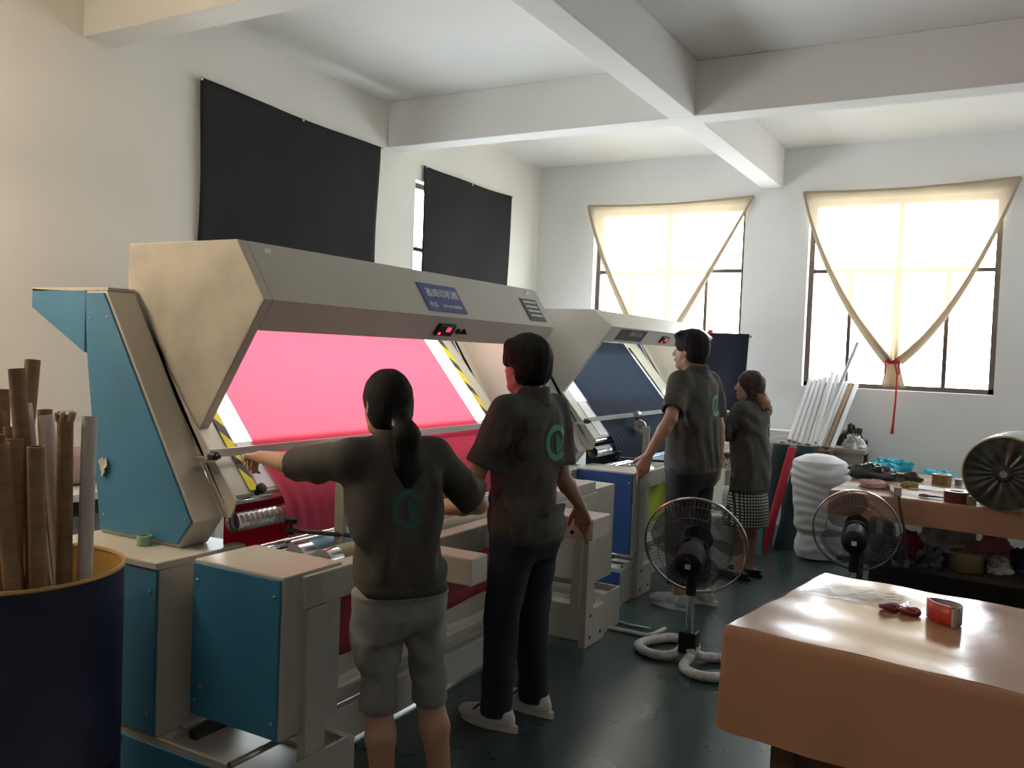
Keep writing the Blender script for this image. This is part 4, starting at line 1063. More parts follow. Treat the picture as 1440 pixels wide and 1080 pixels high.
def relax(S, its=120, pin=None, gap=.0015):
    """push rods apart until none touch; S rows = [top, foot, radius]"""
    for _ in range(its):
        moved = False
        for i in range(len(S)):
            for j in range(i + 1, len(S)):
                p1, q1, r1 = S[i]; p2, q2, r2 = S[j]; d1, d2, r_ = q1 - p1, q2 - p2, p1 - p2
                a, e, f_ = d1.dot(d1), d2.dot(d2), d2.dot(r_); c_, b__ = d1.dot(r_), d1.dot(d2); den = a * e - b__ * b__
                s_ = min(1, max(0, (b__ * f_ - c_ * e) / den)) if den > 1e-9 else .5
                t_ = (b__ * s_ + f_) / e
                if t_ < 0: t_ = 0; s_ = min(1, max(0, -c_ / a))
                elif t_ > 1: t_ = 1; s_ = min(1, max(0, (b__ - c_) / a))
                v = (p1 + d1 * s_) - (p2 + d2 * t_); L_ = v.length; need = r1 + r2 + gap
                if L_ < need:
                    moved = True; n_ = v / L_ if L_ > 1e-6 else Vector((1, 0, 0)); n_.z = 0
                    if n_.length < .1: n_ = Vector((.6, .8, 0))
                    n_.normalize(); m_ = n_ * (need - L_) * .55
                    S[i][0] = p1 + m_ * (1 - s_); S[i][1] = q1 + m_ * s_; S[j][0] = p2 - m_ * (1 - t_); S[j][1] = q2 - m_ * t_
        if pin:
            for q in S: pin(q)
        if not moved: break
    return S
rods = []
for i, (a, b_, da, db, rr, wh, lab) in enumerate(tubes):
    A_ = at(*a, da); B_ = at(*b_, db); dv = (B_ - A_).normalized()
    def inside(p): return (Vector((p.x, p.y)) - Vector((DC.x, DC.y))).length < DR - .035
    q = A_ + dv * ((A_.z - DH) / -dv.z)
    if not inside(q):
        c2 = Vector((q.x - DC.x, q.y - DC.y)); c2 = c2.normalized() * (DR - .04); q = Vector((DC.x + c2.x, DC.y + c2.y, DH)); dv = (q - A_).normalized()
    E_ = A_ + dv * ((A_.z - .028) / -dv.z)
    c2 = Vector((E_.x - DC.x, E_.y - DC.y))
    if c2.length > DR - .04:
        c2 = c2.normalized() * (DR - .04); E_ = Vector((DC.x + c2.x, DC.y + c2.y, .028)); 
    rods.append([A_, E_, rr + .0005])
def keep_in(q):
    for z in (DH, .028):
        t_ = (q[0].z - z) / max(.01, q[0].z - q[1].z); p_ = q[0].lerp(q[1], t_); c2 = Vector((p_.x - DC.x, p_.y - DC.y))
        if c2.length > DR - .042:
            e2_ = c2.normalized() * (DR - .042) - c2
            if z == DH: q[0] = q[0] + Vector((e2_.x, e2_.y, 0)) * .8; q[1] = q[1] + Vector((e2_.x, e2_.y, 0)) * .3
            else: q[1] = q[1] + Vector((e2_.x, e2_.y, 0))
relax(rods, 400, keep_in)
for i, (a, b_, da, db, rr, wh, lab) in enumerate(tubes):
    A_, E_, _r = rods[i]
    dv = (A_ - E_); Ln = dv.length; M = Matrix.Translation(E_) @ dv.to_track_quat('Z', 'Y').to_matrix().to_4x4()
    t = thing('paper_tube', lab, 'tube', E_, 'paper tubes standing in the drum')
    rag = (lambda: 0)
    MB().lathe([(rr - .004, 0), (rr, 0), (rr, Ln * .5), (rr, Ln - .001), (rr - .001, Ln), (rr - .0045, Ln)], M, 20).build('wall', PAPERTUBE if wh else KRAFT, t)
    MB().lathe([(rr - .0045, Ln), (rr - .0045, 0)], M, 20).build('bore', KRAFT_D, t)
    if i == 7:
        cr = MB()
        for k in range(7):
            a0 = k * .9; cr.tube([M @ Vector((rr * math.cos(a0), rr * math.sin(a0), Ln - .02)), M @ Vector((rr * 1.15 * math.cos(a0 + .3), rr * 1.15 * math.sin(a0 + .3), Ln + .004)), M @ Vector((rr * .7 * math.cos(a0 + .5), rr * .7 * math.sin(a0 + .5), Ln + .010))], [.004, .006, .003], 6)
        cr.build('torn_edge', mat('torn_paper', (.40, .33, .27), .8), t)

# green tape on the column cap, paper scrap stuck on the side panel
p = onz(203, 766, .828)
GT = mat('green_tape', (.22, .40, .26), .5)
t = thing('green_tape_roll', 'small pale green tape roll on the column cap of the first machine', 'tape', (p.x, p.y, .828))
MB().lathe([(.019, 0), (.026, 0), (.026, .034), (.019, .034), (.019, 0)], Matrix.Translation((p.x, p.y, .828)), 24).build('roll', GT, t)
def blob_patch(fn, n=22): return MB().grid(fn, n, n)
t = thing('torn_sticker', 'torn white sticker with brown print on the blue side panel', 'sticker', (-2.90, 2.141, 1.07))
c_ = at(146, 655, 2.0); yy = 2.141; dd = ray(146, 655); c_ = EYEV + dd * (yy / dd.y)
def scrap(u, v):
    a = 2 * PI * u; rr = (.026 + .006 * math.sin(3 * a) + .004 * math.sin(7 * a + 1)) * v
    return (c_.x + rr * math.cos(a), yy - .002 - .008 * v * max(0, math.sin(a + 2)), c_.z + rr * 1.25 * math.sin(a))
MB().grid(scrap, 40, 8).build('paper', mat('sticker_paper', (.58, .50, .44), .7, var=.35, scale=40), t, solid=.0015)

# long bench by the left wall seen between the tubes
t = thing('side_bench', 'pale bench by the left wall seen between the paper tubes', 'bench', (-4.3, 3.0, 0))
box(-4.62, -4.05, 2.2, 3.75, .74, .78).build('bench_top', WHITE, t, bevel=.004)
box(-4.6, -4.08, 2.25, 3.7, .60, .66).build('bench_rail', mat('grey_rail', (.22, .22, .22), .6), t)
for x in (-4.58, -4.12):
    for y in (2.3, 3.62): box(x, x + .05, y, y + .05, 0, .74).build('leg', mat('bench_leg', (.45, .5, .44), .5), t)
t = thing('fabric_roll', 'grey and pink fabric roll lying on the pale bench', 'roll', (-4.33, 2.95, .782))
MB().tube([(-4.33, 2.3, .882), (-4.33, 3.6, .882)], .10, 28).build('roll', mat('grey_pink_cloth', (.36, .25, .24), .85, var=.3, scale=2.2), t)
MB().tube([(-4.33, 2.25, .882), (-4.33, 3.65, .882)], .024, 14).build('core', KRAFT, t)

# ------------------------------------------------------------------ fans
GUARD = mat('guard_wire', (.16, .16, .16), .35, .8)
PLWRAP = mat('wrapped_tube', (.62, .62, .60), .35, var=.2, scale=40, bump=.6, bscale=60)
def fan(label, base, ang, hubz, axis, R, wrapped, flip=False, blade_a=.3):
    t = thing('pedestal_fan', label, 'fan', base, 'pedestal fans')
    bx, by = base[0], base[1]; V = Vector; rz = Matrix.Rotation(ang, 3, 'Z'); P = lambda x, y, z: V(base) + rz @ V((x, y, z))
    for sg in (-1, 1):
        pts = [P(sg * .03, .015, .085), P(sg * .04, .02, .05), P(sg * .06, .10, .026), P(sg * .12, .17, .026), P(sg * .22, .175, .026), P(sg * .285, .11, .026), P(sg * .285, -.07, .026), P(sg * .22, -.14, .026), P(sg * .12, -.14, .026), P(sg * .06, -.08, .026), P(sg * .04, -.02, .05), P(sg * .03, -.015, .085)]
        dense = []
        for i in range(len(pts) - 1):
            p0, p1, p2, p3 = pts[max(0, i - 1)], pts[i], pts[i + 1], pts[min(len(pts) - 1, i + 2)]
            for k in range(8):
                u = k / 8; dense.append(.5 * ((2 * p1) + (p2 - p0) * u + (2 * p0 - 5 * p1 + 4 * p2 - p3) * u * u + (3 * p1 - p0 - 3 * p2 + p3) * u ** 3))
        rnd = random.Random(3 + sg)
        MB().tube(dense, [(.023 + .004 * rnd.random()) if wrapped else .016 for _ in dense], 10).build('base_tube', PLWRAP if wrapped else DARKMETAL, t)
    box(bx - .047, bx + .047, by - .04, by + .04, .05, .165).build('base_block', DARK, t, bevel=.008)
    MB().tube([(bx, by, .16), (bx, by, hubz - .16)], .019, 14).build('pole', CHROME, t)
    MB().tube([(bx, by, hubz - .22), (bx, by, hubz - .09)], .028, 14).build('pole_collar', DARK, t)
    ax = V(axis).normalized(); H_ = V((bx, by, hubz)); M = Matrix.Translation(H_) @ ax.to_track_quat('Z', 'Y').to_matrix().to_4x4()
    # motor behind, guard in front (local +Z = blowing direction)
    mo = MB().lathe([(.001, -.16), (.045, -.158), (.068, -.14), (.074, -.10), (.074, -.02), (.060, .015), (.06, .03), (.001, .03)], M, 24).build('motor_housing', DARK, t)
    box(bx - .03, bx + .03, by - .03, by + .03, hubz - .11, hubz - .055).build('tilt_bracket', DARK, t, bevel=.006)
    MB().lathe([(.001, -.175), (.012, -.172), (.014, -.16)], M @ Matrix.Translation((0, .035, 0)), 10).build('pull_knob', DARK, mo)
    MB().box(-.016, .012, -.012, .014, -.1625, -.159, M).build('rating_label', WHITE, mo)
    g = MB(); g1 = MB()
    def ring(r, z, w, g=g): g.tube([M @ V((r * math.cos(a), r * math.sin(a), z)) for a in [2 * PI * k / 48 for k in range(49)]], w, 6, cap=False)
    ring(R, .09, .0055, g1); ring(R, .075, .004); ring(R * .70, .015, .002); ring(R * .70, .155, .002); ring(.075, .03, .003); ring(R * .28, .175, .003)
    for k in range(72):
        a = 2 * PI * k / 72; c, s_ = math.cos(a), math.sin(a)
        g.tube([M @ V((.07 * c, .07 * s_, .03)), M @ V((R * .5 * c, R * .5 * s_, .005)), M @ V((R * .85 * c, R * .85 * s_, .03)), M @ V((R * c, R * s_, .082))], .0008, 4, cap=False)
        g.tube([M @ V((R * c, R * s_, .09)), M @ V((R * .85 * c, R * .85 * s_, .135)), M @ V((R * .28 * c, R * .28 * s_, .175))], .0008, 4, cap=False)
    g.build('wire_guard', GUARD, t); g1.build('guard_rim', CHROME, t)
    MB().lathe([(.001, .172), (R * .28, .172), (R * .28, .178), (.001, .180)], M, 24).build('guard_badge', DARK, t)
    for k in range(3):
        a0 = blade_a + k * 2 * PI / 3
        def bl(u, v, a0=a0):
            r_ = .05 + (R * .90 - .05) * v; aw = (.35 + .75 * math.sin(PI * min(1, v * .75 + .15))) * (u - .5) * 1.6
            a = a0 + aw + .35 * v
            return M @ V((r_ * math.cos(a), r_ * math.sin(a), .09 + .055 * (u - .5) * (1 - .3 * v)))
        MB().grid(bl, 12, 12).build('blade', mat('smoke_blade', (.07, .07, .075), .3, alpha=.42), t, solid=.002)
    MB().lathe([(.001, .13), (.03, .128), (.04, .11), (.04, .06), (.001, .055)], M, 18).build('blade_hub', DARK, t)
    return t
fan('pedestal fan with white wrapped tube base, standing beside the copper-covered table', (-1.375, 4.42, 0), math.radians(-28), .575, FW * .84 + RT * .34 + UP * .26, .27, True)
fan('pedestal fan with black motor in front of the cluttered back table', (-.73, 5.48, 0), math.radians(10), .585, FW * .88 + RT * .40 + UP * .16, .245, False, blade_a=.9)

# cables on the floor
CABLE = mat('white_cable', (.62, .62, .60), .5)
def cable(label, pts, r):
    P = [Vector(p) for p in pts]; D = []
    for i in range(len(P) - 1):
        p0, p1, p2, p3 = P[max(0, i - 1)], P[i], P[i + 1], P[min(len(P) - 1, i + 2)]
        for k in range(10):
            u = k / 10; D.append(.5 * ((2 * p1) + (p2 - p0) * u + (2 * p0 - 5 * p1 + 4 * p2 - p3) * u * u + (3 * p1 - p0 - 3 * p2 + p3) * u ** 3))
    D.append(P[-1]); tag(MB().tube(D, r, 8).build('floor_cable', CABLE), label, 'cable')
F = lambda x, y, r: tuple(onz(x, y, r))
cable('thick white cable running from machine foot to the fan base', [F(842, 880, .013), F(880, 887, .013), F(912, 893, .013), F(935, 884, .016)], .0125)
cable('thin white cable looping on the floor by the violet-blue cabinet', [F(872, 851, .008), F(856, 857, .008), F(858, 868, .008), F(880, 877, .008), F(915, 884, .008)], .007)

# ------------------------------------------------------------------ copper-covered tables
COPPER = mat('copper_plastic_cover', (.44, .235, .14), .18, var=.05, scale=3, bump=.05, bscale=18, spec=.45)
WOODLEG = mat('brown_wood', (.11, .055, .03), .6, var=.3, scale=6, stretch=(1, 1, .2))
def covered_table(label, FL, FRdir, depthdir, w, dep, h_, skirt, front_wave=.006, apron=True):
    t = thing('covered_table', label, 'table', (FL[0], FL[1], 0), 'tables under copper plastic')
    e1 = Vector((*FRdir, 0)).normalized(); e2 = Vector((*depthdir, 0)).normalized(); O = Vector((FL[0], FL[1], 0))
    P = lambda a, b_, z: O + e1 * a + e2 * b_ + Vector((0, 0, z))
    def top(u, v): return P(w * u, dep * v, h_ + .0012 * math.sin(u * 37 + v * 9) + .0010 * math.sin(v * 23 + u * 5))
    mb = MB().grid(top, 90, 60)
    def drape(path, nrm, n_=70, sk=skirt):
        def fn(u, v):
            p = path(u); rad = .014; a = min(1, v * 8) * PI / 2; d_ = max(0, v - .125) / .875
            wv = front_wave * math.sin(u * 19) * d_ + front_wave * .7 * math.sin(u * 43 + 1) * d_ + .012 * d_
            return p + nrm * (rad * math.sin(a) + wv) + Vector((0, 0, -rad * (1 - math.cos(a)) - (sk - rad) * d_))
        mb.grid(fn, n_, 18)
    drape(lambda u: P(w * u, 0, h_), -e2); drape(lambda u: P(0, dep * (1 - u), h_), -e1)
    drape(lambda u: P(w * (1 - u), dep, h_), e2); drape(lambda u: P(w, dep * u, h_), e1)
    # rounded corner gussets
    for (ca, cb, n0, n1) in ((0, 0, -e1, -e2), (w, 0, -e2, e1), (w, dep, e1, e2), (0, dep, e2, -e1)):
        def gus(u, v, ca=ca, cb=cb, n0=n0, n1=n1):
            nn = (n0 * math.cos(u * PI / 2) + n1 * math.sin(u * PI / 2)); a = min(1, v * 8) * PI / 2; d_ = max(0, v - .125) / .875
            return P(ca, cb, h_) + nn * (.014 * math.sin(a) + .012 * d_) + Vector((0, 0, -.014 * (1 - math.cos(a)) - (skirt - .014) * d_))
        mb.grid(gus, 7, 18)
    mb.build('plastic_cover', COPPER, t)
    fr = Matrix(((e1.x, e2.x, 0, O.x), (e1.y, e2.y, 0, O.y), (0, 0, 1, 0), (0, 0, 0, 1)))
    MB().box(.01, w - .01, .01, dep - .01, h_ - .04, h_ - .004, fr).build('table_top', WOODLEG, t)
    for a, b_ in ((.16, .10), (w - .16, .10), (.16, dep - .14), (w - .16, dep - .14)):
        MB().box(a - .035, a + .035, b_ - .035, b_ + .035, 0, h_ - .04, fr).build('leg', WOODLEG, t)
    if apron: MB().box(.16, w - .16, .09, .12, h_ - .52, h_ - .04, fr).build('apron', WOODLEG, t)
    return t, P, e1, e2
T1, P1, a1, b1 = covered_table('near table under a glossy copper plastic cover, lower right', (-.697, 2.633), (.775, -.117), (.13, .90), 1.75, .90, .78, .315)

# near table items
def frame_at(p, ang=0): return Matrix.Translation(p) @ Matrix.Rotation(ang, 4, 'Z')
p = onz(1181, 836, .783)
t = thing('plastic_bag', 'flat clear plastic bag on the near copper table', 'bag', p)
def bag(u, v):
    q = p + Vector((-.12 + .30 * u + .05 * v, -.055 + .02 * u, 0)) + Vector((-.03, .15, 0)) * (v)
    e = min(u, 1 - u, v, 1 - v); return q + Vector((0, 0, .0015 + min(.012, e * .06) * (.6 + .4 * math.sin(u * 23 + v * 7)) + .003 * abs(math.sin(u * 9 - v * 14))))
MB().grid(bag, 46, 30).build('film', glassy('bag_film', (.95, .95, .93), .22, .12, .5, 30, .38), t)
REDPL = mat('crimson_plastic', (.20, .012, .03), .3)
p = onz(1265, 861, .783)
t = thing('thread_snips', 'crimson-handled scissors lying on the near copper table', 'scissors', p)
for sg in (-1, 1):
    c0 = p + Vector((.030 * sg, -.006 * sg, .010)); 
    MB().tube([c0 + Vector((.027 * math.cos(a), .022 * math.sin(a), .004 * math.sin(a * 2))) for a in [2 * PI * k / 20 for k in range(21)]], .0085, 8, cap=False).build('handle', REDPL, t)
    q0 = p + Vector((.012 * sg, .016, .010)); q1 = p + Vector((-.006 * sg + .012, .06, .010)); q2 = p + Vector((.016 + .003 * sg, .14, .008))
    MB().tube([q0, q1, q2], [.007, .006, .001], 6).build('blade', STEEL, t)
p = onz(1329, 874, .783); TR_ = .047; tw = .048
REDTAPE = mat('red_printed_tape', (.50, .055, .03), .35, var=.25, scale=25)
t = thing('packing_tape_roll', 'large red tape roll standing half unrolled on the near copper table', 'tape', p)
def ribbon3(pts, z0, z1, th, name, m_, par):
    mb = MB(); n_ = len(pts)
    mb.grid(lambda u, v: Vector(pts[min(n_ - 1, int(round(u * (n_ - 1))))]) + Vector((0, 0, z0 + (z1 - z0) * v)), n_, 3)
    return mb.build(name, m_, par, solid=th)
arc = [p + Vector((-.055, .035, 0)), p + Vector((-.048, .010, 0)), p + Vector((-.034, -.018, 0)), p + Vector((-.012, -.040, 0)), p + Vector((.012, -.055, 0)), p + Vector((.026, -.060, 0))]
ribbon3(arc, .001, .062, .006, 'red_face', REDTAPE, t)
arc2 = [p + Vector((.028, -.060, 0)), p + Vector((.040, -.040, 0)), p + Vector((.046, -.010, 0)), p + Vector((.036, .022, 0)), p + Vector((.010, .040, 0)), p + Vector((-.028, .045, 0)), p + Vector((-.055, .036, 0))]
ribbon3(arc2, .001, .060, .005, 'grey_face', mat('tape_inner', (.30, .27, .27), .5), t)
MB().tube([p + Vector((.027, -.058, .002)), p + Vector((.027, -.058, .058))], .009, 8).build('folded_end', mat('tape_label', (.42, .42, .36), .6), t)

# ------------------------------------------------------------------ back table and its clutter
T2, P2, a2, b2 = covered_table('back table under copper plastic with clutter, below the right window', (-.945, 5.90), (.98, -.10), (.05, .99), 2.2, 1.42, .78, .155, .004, False)
SHELF = .36
fr2 = Matrix(((a2.x, b2.x, 0, -.945), (a2.y, b2.y, 0, 5.90), (0, 0, 1, 0), (0, 0, 0, 1)))
MB().box(.05, 2.15, .03, 1.0, SHELF - .03, SHELF, fr2).build('lower_shelf', mat('dark_shelf', (.05, .04, .035), .5), T2)
MB().box(.10, 2.10, .90, .92, .02, SHELF - .03, fr2).build('back_board', DARKMETAL, T2)
def S(px, py, z): return onz(px, py, z)
def crumple(name, label, cat, c, r, m_, seed, group=None, h=.014, flat=1.0, rough=.35):
    """soft crumpled heap sculpted on a half ellipsoid"""
    t = thing(name, label, cat, c, group); rs = random.Random(seed); o_ = Vector((rs.random() * 50, rs.random() * 50, seed))
    def fn(u, v):
        a = 2 * PI * u; e = v * PI / 2
        dirv = Vector((math.cos(a) * math.cos(e), math.sin(a) * math.cos(e), math.sin(e)))
        k = 1 + rough * noise.noise(dirv * 2.2 + o_) + rough * .7 * abs(noise.noise(dirv * 5 + o_)) - rough * .2
        return Vector(c) + Vector((dirv.x * r[0] * k, dirv.y * r[1] * k, max(0, dirv.z) * r[2] * k * flat))
    MB().grid(fn, 44, 18).build('cloth' if 'cloth' in name or 'garment' in name else 'skin', m_, t); return t
BLACKGLOSS = mat('black_bag', (.02, .02, .022), .3, bump=.4, bscale=25)
PINKPALE = mat('pale_pink_cloth', (.55, .37, .36), .8, bump=.3, bscale=25)
CYANCL = mat('cyan_cloth', (.008, .30, .40), .75, bump=.4, bscale=25)
zT = .783
crumple('dark_cloth_heap', 'black cloth heap at the left rear corner of the back table', 'cloth', S(1230, 672, zT), (.19, .10, .10), BLACKGLOSS, 3)
crumple('brown_cloth_scrap', 'dark brown scrap beside the black cloth heap on the back table', 'cloth', S(1283, 676, zT), (.06, .06, .06), mat('dark_brown_cloth', (.07, .04, .03), .8), 5)
crumple('pink_cloth_scrap', 'pale pink cloth scrap lying at the front of the back table', 'cloth', S(1230, 685, zT), (.10, .07, .05), PINKPALE, 8)
crumple('gold_wrapper', 'brownish gold wrapper on the back table behind the scissors', 'wrapper', S(1279, 685, zT), (.055, .04, .04), mat('gold_foil', (.30, .22, .09), .35, .4), 10)
def tape_roll(label, c, R_, r_, w_, m_, upright=True, name='tape_roll'):
    t = thing(name, label, 'tape', c)
    M = Matrix.Translation(c) if upright else Matrix.Translation(Vector(c) + Vector((0, 0, R_))) @ Matrix.Rotation(PI / 2, 4, 'X')
    MB().lathe([(r_, 0), (R_, 0), (R_, w_), (r_, w_), (r_, 0)], M, 28).build('tape', m_, t)
    MB().lathe([(r_ - .004, .001), (r_, .001), (r_, w_ - .001), (r_ - .004, w_ - .001), (r_ - .004, .001)], M, 28).build('core', KRAFT, t); return t
BRTAPE = mat('brown_tape', (.24, .15, .05), .35)
tape_roll('brown tape roll lying on white paper, rear of the back table', S(1324, 681, zT), .062, .04, .07, BRTAPE)
tape_roll('small grey tape roll right of the brown one on the back table', S(1348, 683, zT), .024, .012, .045, mat('grey_tape', (.25, .28, .28), .4))
tape_roll('maroon tape roll near the front edge of the back table', S(1345, 705, zT), .072, .04, .062, mat('maroon_tape', (.14, .03, .035), .4))
tape_roll('tan tape roll beside the maroon roll on the back table', S(1366, 709, zT), .027, .016, .05, mat('tan_tape', (.32, .24, .13), .4))
c = S(1262, 697, zT); t = thing('chalk_block', 'small grey block at the front edge of the back table', 'block', c)
box(c.x - .022, c.x + .022, c.y - .015, c.y + .015, c.z, c.z + .055).build('block', mat('grey_block', (.42, .42, .38), .6), t, bevel=.005)
t = thing('scissors', 'dark scissors lying on the back table left of the maroon tape', 'scissors', S(1311, 700, zT)); c = Vector(t['_o'])
for sg in (-1, 1):
    MB().tube([c + Vector((-.045 + .028 * math.cos(a), .018 * sg + .016 * math.sin(a), .010)) for a in [2 * PI * k / 16 for k in range(17)]], .006, 8, cap=False).build('handle', mat('maroon_grip', (.12, .02, .03), .4), t)
    MB().tube([c + Vector((-.02, .010 * sg, .010)), c + Vector((.03, -.004 * sg, .010)), c + Vector((.11, -.008 * sg, .008))], [.007, .006, .001], 6).build('blade', DARKMETAL, t)
c = S(1318, 688, zT); t = thing('paper_sheet', 'white paper sheet under the brown tape roll', 'paper', c)
MB().grid(lambda u, v: c + Vector((-.17 + .34 * u, -.08 + .2 * v, -.002 + .003 * math.sin(u * 6 + v * 3) ** 2)), 16, 10).build('sheet', mat('white_paper', (.75, .74, .72), .7), t)
# fabric bolts on the table: wrapped roll whose end faces the viewer
t = thing('wrapped_roll', 'large plastic-wrapped white roll, dark end facing out, on the back table', 'roll', S(1408, 722, zT))
c0 = Vector(t['_o']) + Vector((0, 0, .2215)); ax = Vector((.10, .99, 0)).normalized(); M = Matrix.Translation(c0) @ ax.to_track_quat('Z', 'Y').to_matrix().to_4x4()
MB().lathe([(.185, .02), (.205, .035), (.212, .08), (.210, .45), (.205, .80), (.03, .82)], M, 48).build('cloth_roll', mat('white_roll_cloth', (.72, .72, .70), .6, bump=.2), t)
def endfn(u, v):
    a = 2 * PI * u; r_ = .02 + .188 * v; return M @ Vector((r_ * math.cos(a), r_ * math.sin(a), .012 + .006 * math.sin(a * 17 + 3 * math.sin(a * 2)) * (1 - v) * v * 3 + .006 * v * math.sin(a * 5 + 1) - .02 * (v < .15)))
MB().grid(endfn, 90, 14).build('roll_end', mat('dark_film_end', (.035, .038, .03), .25, var=.5, scale=14), t)
MB().lathe([(.214, .03), (.219, .10), (.217, .45), (.21, .80)], M, 48).build('plastic_wrap', glassy('wrap_film', (.97, .97, .95), .20, .12, .5, 25, .08), t)
MB().lathe([(.205, .004), (.214, .012), (.214, .028), (.205, .03)], M, 48).build('yellow_edge', mat('yellow_green_edge', (.30, .30, .08), .5), t)
MB().lathe([(.0005, -.004), (.022, -.004), (.022, .01), (.0005, .01)], M, 20).build('core_plug', mat('grey_plug', (.28, .26, .24), .6), t)
crumple('crumpled_bag', 'grey crumpled bag behind the wrapped roll on the back table', 'bag', S(1392, 680, zT) + Vector((-.02, -.02, 0)), (.08, .07, .20), mat('grey_bag', (.33, .33, .31), .45, bump=.4, bscale=25), 14)
# cyan heaps on a ledge behind
t = thing('cloth_bench', 'low bench behind the back table carrying cyan cloth', 'bench', (-.6, 8.15, 0))
box(-1.03, .9, 7.85, 8.5, .60, .64).build('bench_top', WOODLEG, t)
for x in (-1.0, .82):
    for y in (7.9, 8.42): box(x, x + .05, y, y + .05, 0, .60).build('leg', WOODLEG, t)
crumple('cyan_cloth_heap', 'larger cyan cloth heap below the red ribbon', 'cloth', Vector((-.83, 8.15, .642)), (.20, .17, .15), CYANCL, 21)
crumple('cyan_cloth_heap', 'smaller cyan cloth heap behind the brown tape roll', 'cloth', Vector((-.46, 8.15, .642)), (.15, .15, .09), CYANCL, 25)
# lower shelf clutter
zs = SHELF + .003
c = S(1358, 802, zs) ; t = thing('brown_tape_stack', 'squat brown tape roll on the lower shelf of the back table', 'tape', c)
MB().lathe([(.05, 0), (.092, 0), (.095, .004), (.095, .112), (.092, .116), (.05, .116), (.05, 0)], Matrix.Translation(c), 32).build('tape', mat('olive_brown_tape', (.15, .11, .05), .3), t)
MB().lathe([(.046, .002), (.05, .002), (.05, .114), (.046, .114), (.046, .002)], Matrix.Translation(c), 24).build('core', KRAFT, t)
FILMB = mat('glossy_dark_film', (.05, .05, .055), .15, var=.6, scale=12, bump=1.0, bscale=14)
FILMW = mat('glossy_pale_film', (.55, .54, .53), .15, var=.35, scale=12, bump=1.0, bscale=14)
crumple('film_bundle', 'glossy grey plastic bundle left of the brown tape on the lower shelf', 'bag', S(1307, 800, zs) + Vector((.0, .06, 0)), (.08, .08, .12), FILMB, 31, None, rough=.5)
crumple('film_bundle', 'pale plastic bundle at the rear middle of the lower shelf', 'bag', S(1318, 790, zs) + Vector((.02, .40, 0)), (.17, .075, .16), FILMW, 33, None, rough=.5)
crumple('film_bundle', 'dark shiny bundle at the left end of the lower shelf', 'bag', S(1268, 798, zs) + Vector((-.03, .06, 0)), (.075, .08, .13), FILMB, 35, None, rough=.5)
crumple('film_bundle', 'pale crumpled film right of the brown tape on the lower shelf', 'bag', S(1400, 808, zs) + Vector((.02, .08, 0)), (.075, .08, .09), FILMW, 37, None, rough=.5)
crumple('film_bundle', 'navy shiny bundle at the right end of the lower shelf', 'bag', S(1436, 806, zs) + Vector((.05, .08, 0)), (.10, .09, .15), mat('navy_film', (.03, .035, .07), .15, bump=1.0, bscale=14), 39, None, rough=.5)
crumple('pink_cloth_bundle', 'pink cloth bundle behind the squat brown tape', 'cloth', S(1372, 790, zs) + Vector((.09, .17, 0)), (.13, .055, .15), mat('pink_bundle', (.62, .28, .30), .7, bump=.3), 41)
crumple('red_cloth_bundle', 'dark red cloth bundle at the rear left of the lower shelf', 'cloth', S(1284, 790, zs) + Vector((-.04, .22, 0)), (.10, .07, .15), mat('dark_red_bundle', (.28, .03, .04), .7, bump=.3), 43)
for q, (px, w_, lab) in enumerate(((1297, .05, 'small white carton left at the rear of the lower shelf'), (1398, .075, 'white carton at the rear right of the lower shelf'), (1335, .13, 'long pale carton at the rear middle of the lower shelf'))):
    c = S(px, 790, zs) + Vector((0, .62, 0)); t = thing('white_carton', lab, 'box', c)
    box(c.x - w_, c.x + w_, c.y - .06, c.y + .06, c.z, c.z + .22).build('carton', mat('carton_white', (.6, .6, .57), .7), t, bevel=.003)
    box(c.x - w_ * .9, c.x + w_ * .9, c.y - .0605, c.y - .059, c.z + .10, c.z + .11).build('flap_line', mat('carton_line', (.35, .35, .33), .7), t)
c = onz(1400, 828, .10) ; t = thing('foam_board', 'pale green foam board leaning under the back table', 'board', (c.x, c.y, 0))
MB().add([(c.x - .14, c.y, .002), (c.x + .45, c.y - .1, .002), (c.x + .45, c.y + .05, .22), (c.x - .26, c.y + .15, .22), (c.x - .14, c.y + .02, .002), (c.x + .45, c.y - .08, .002), (c.x + .45, c.y + .07, .22), (c.x - .26, c.y + .17, .22)], [(0, 1, 2, 3), (7, 6, 5, 4), (0, 4, 5, 1), (1, 5, 6, 2), (2, 6, 7, 3), (3, 7, 4, 0)]).build('board', mat('foam', (.55, .60, .57), .8), t)
# cord hanging off the back table
tag(MB().tube([S(1251, 688, zT) + Vector((0, .02, .012)), S(1254, 694, zT) + Vector((0, .0, .014)), Vector((-.535, 5.79, .795)), Vector((-.525, 5.765, .74)), Vector((-.49, 5.76, .60)), Vector((-.47, 5.77, .42))], .008, 8).build('twisted_cord', mat('brown_cord', (.06, .03, .025), .6)), 'dark twisted cord hanging over the front of the back table', 'cord')

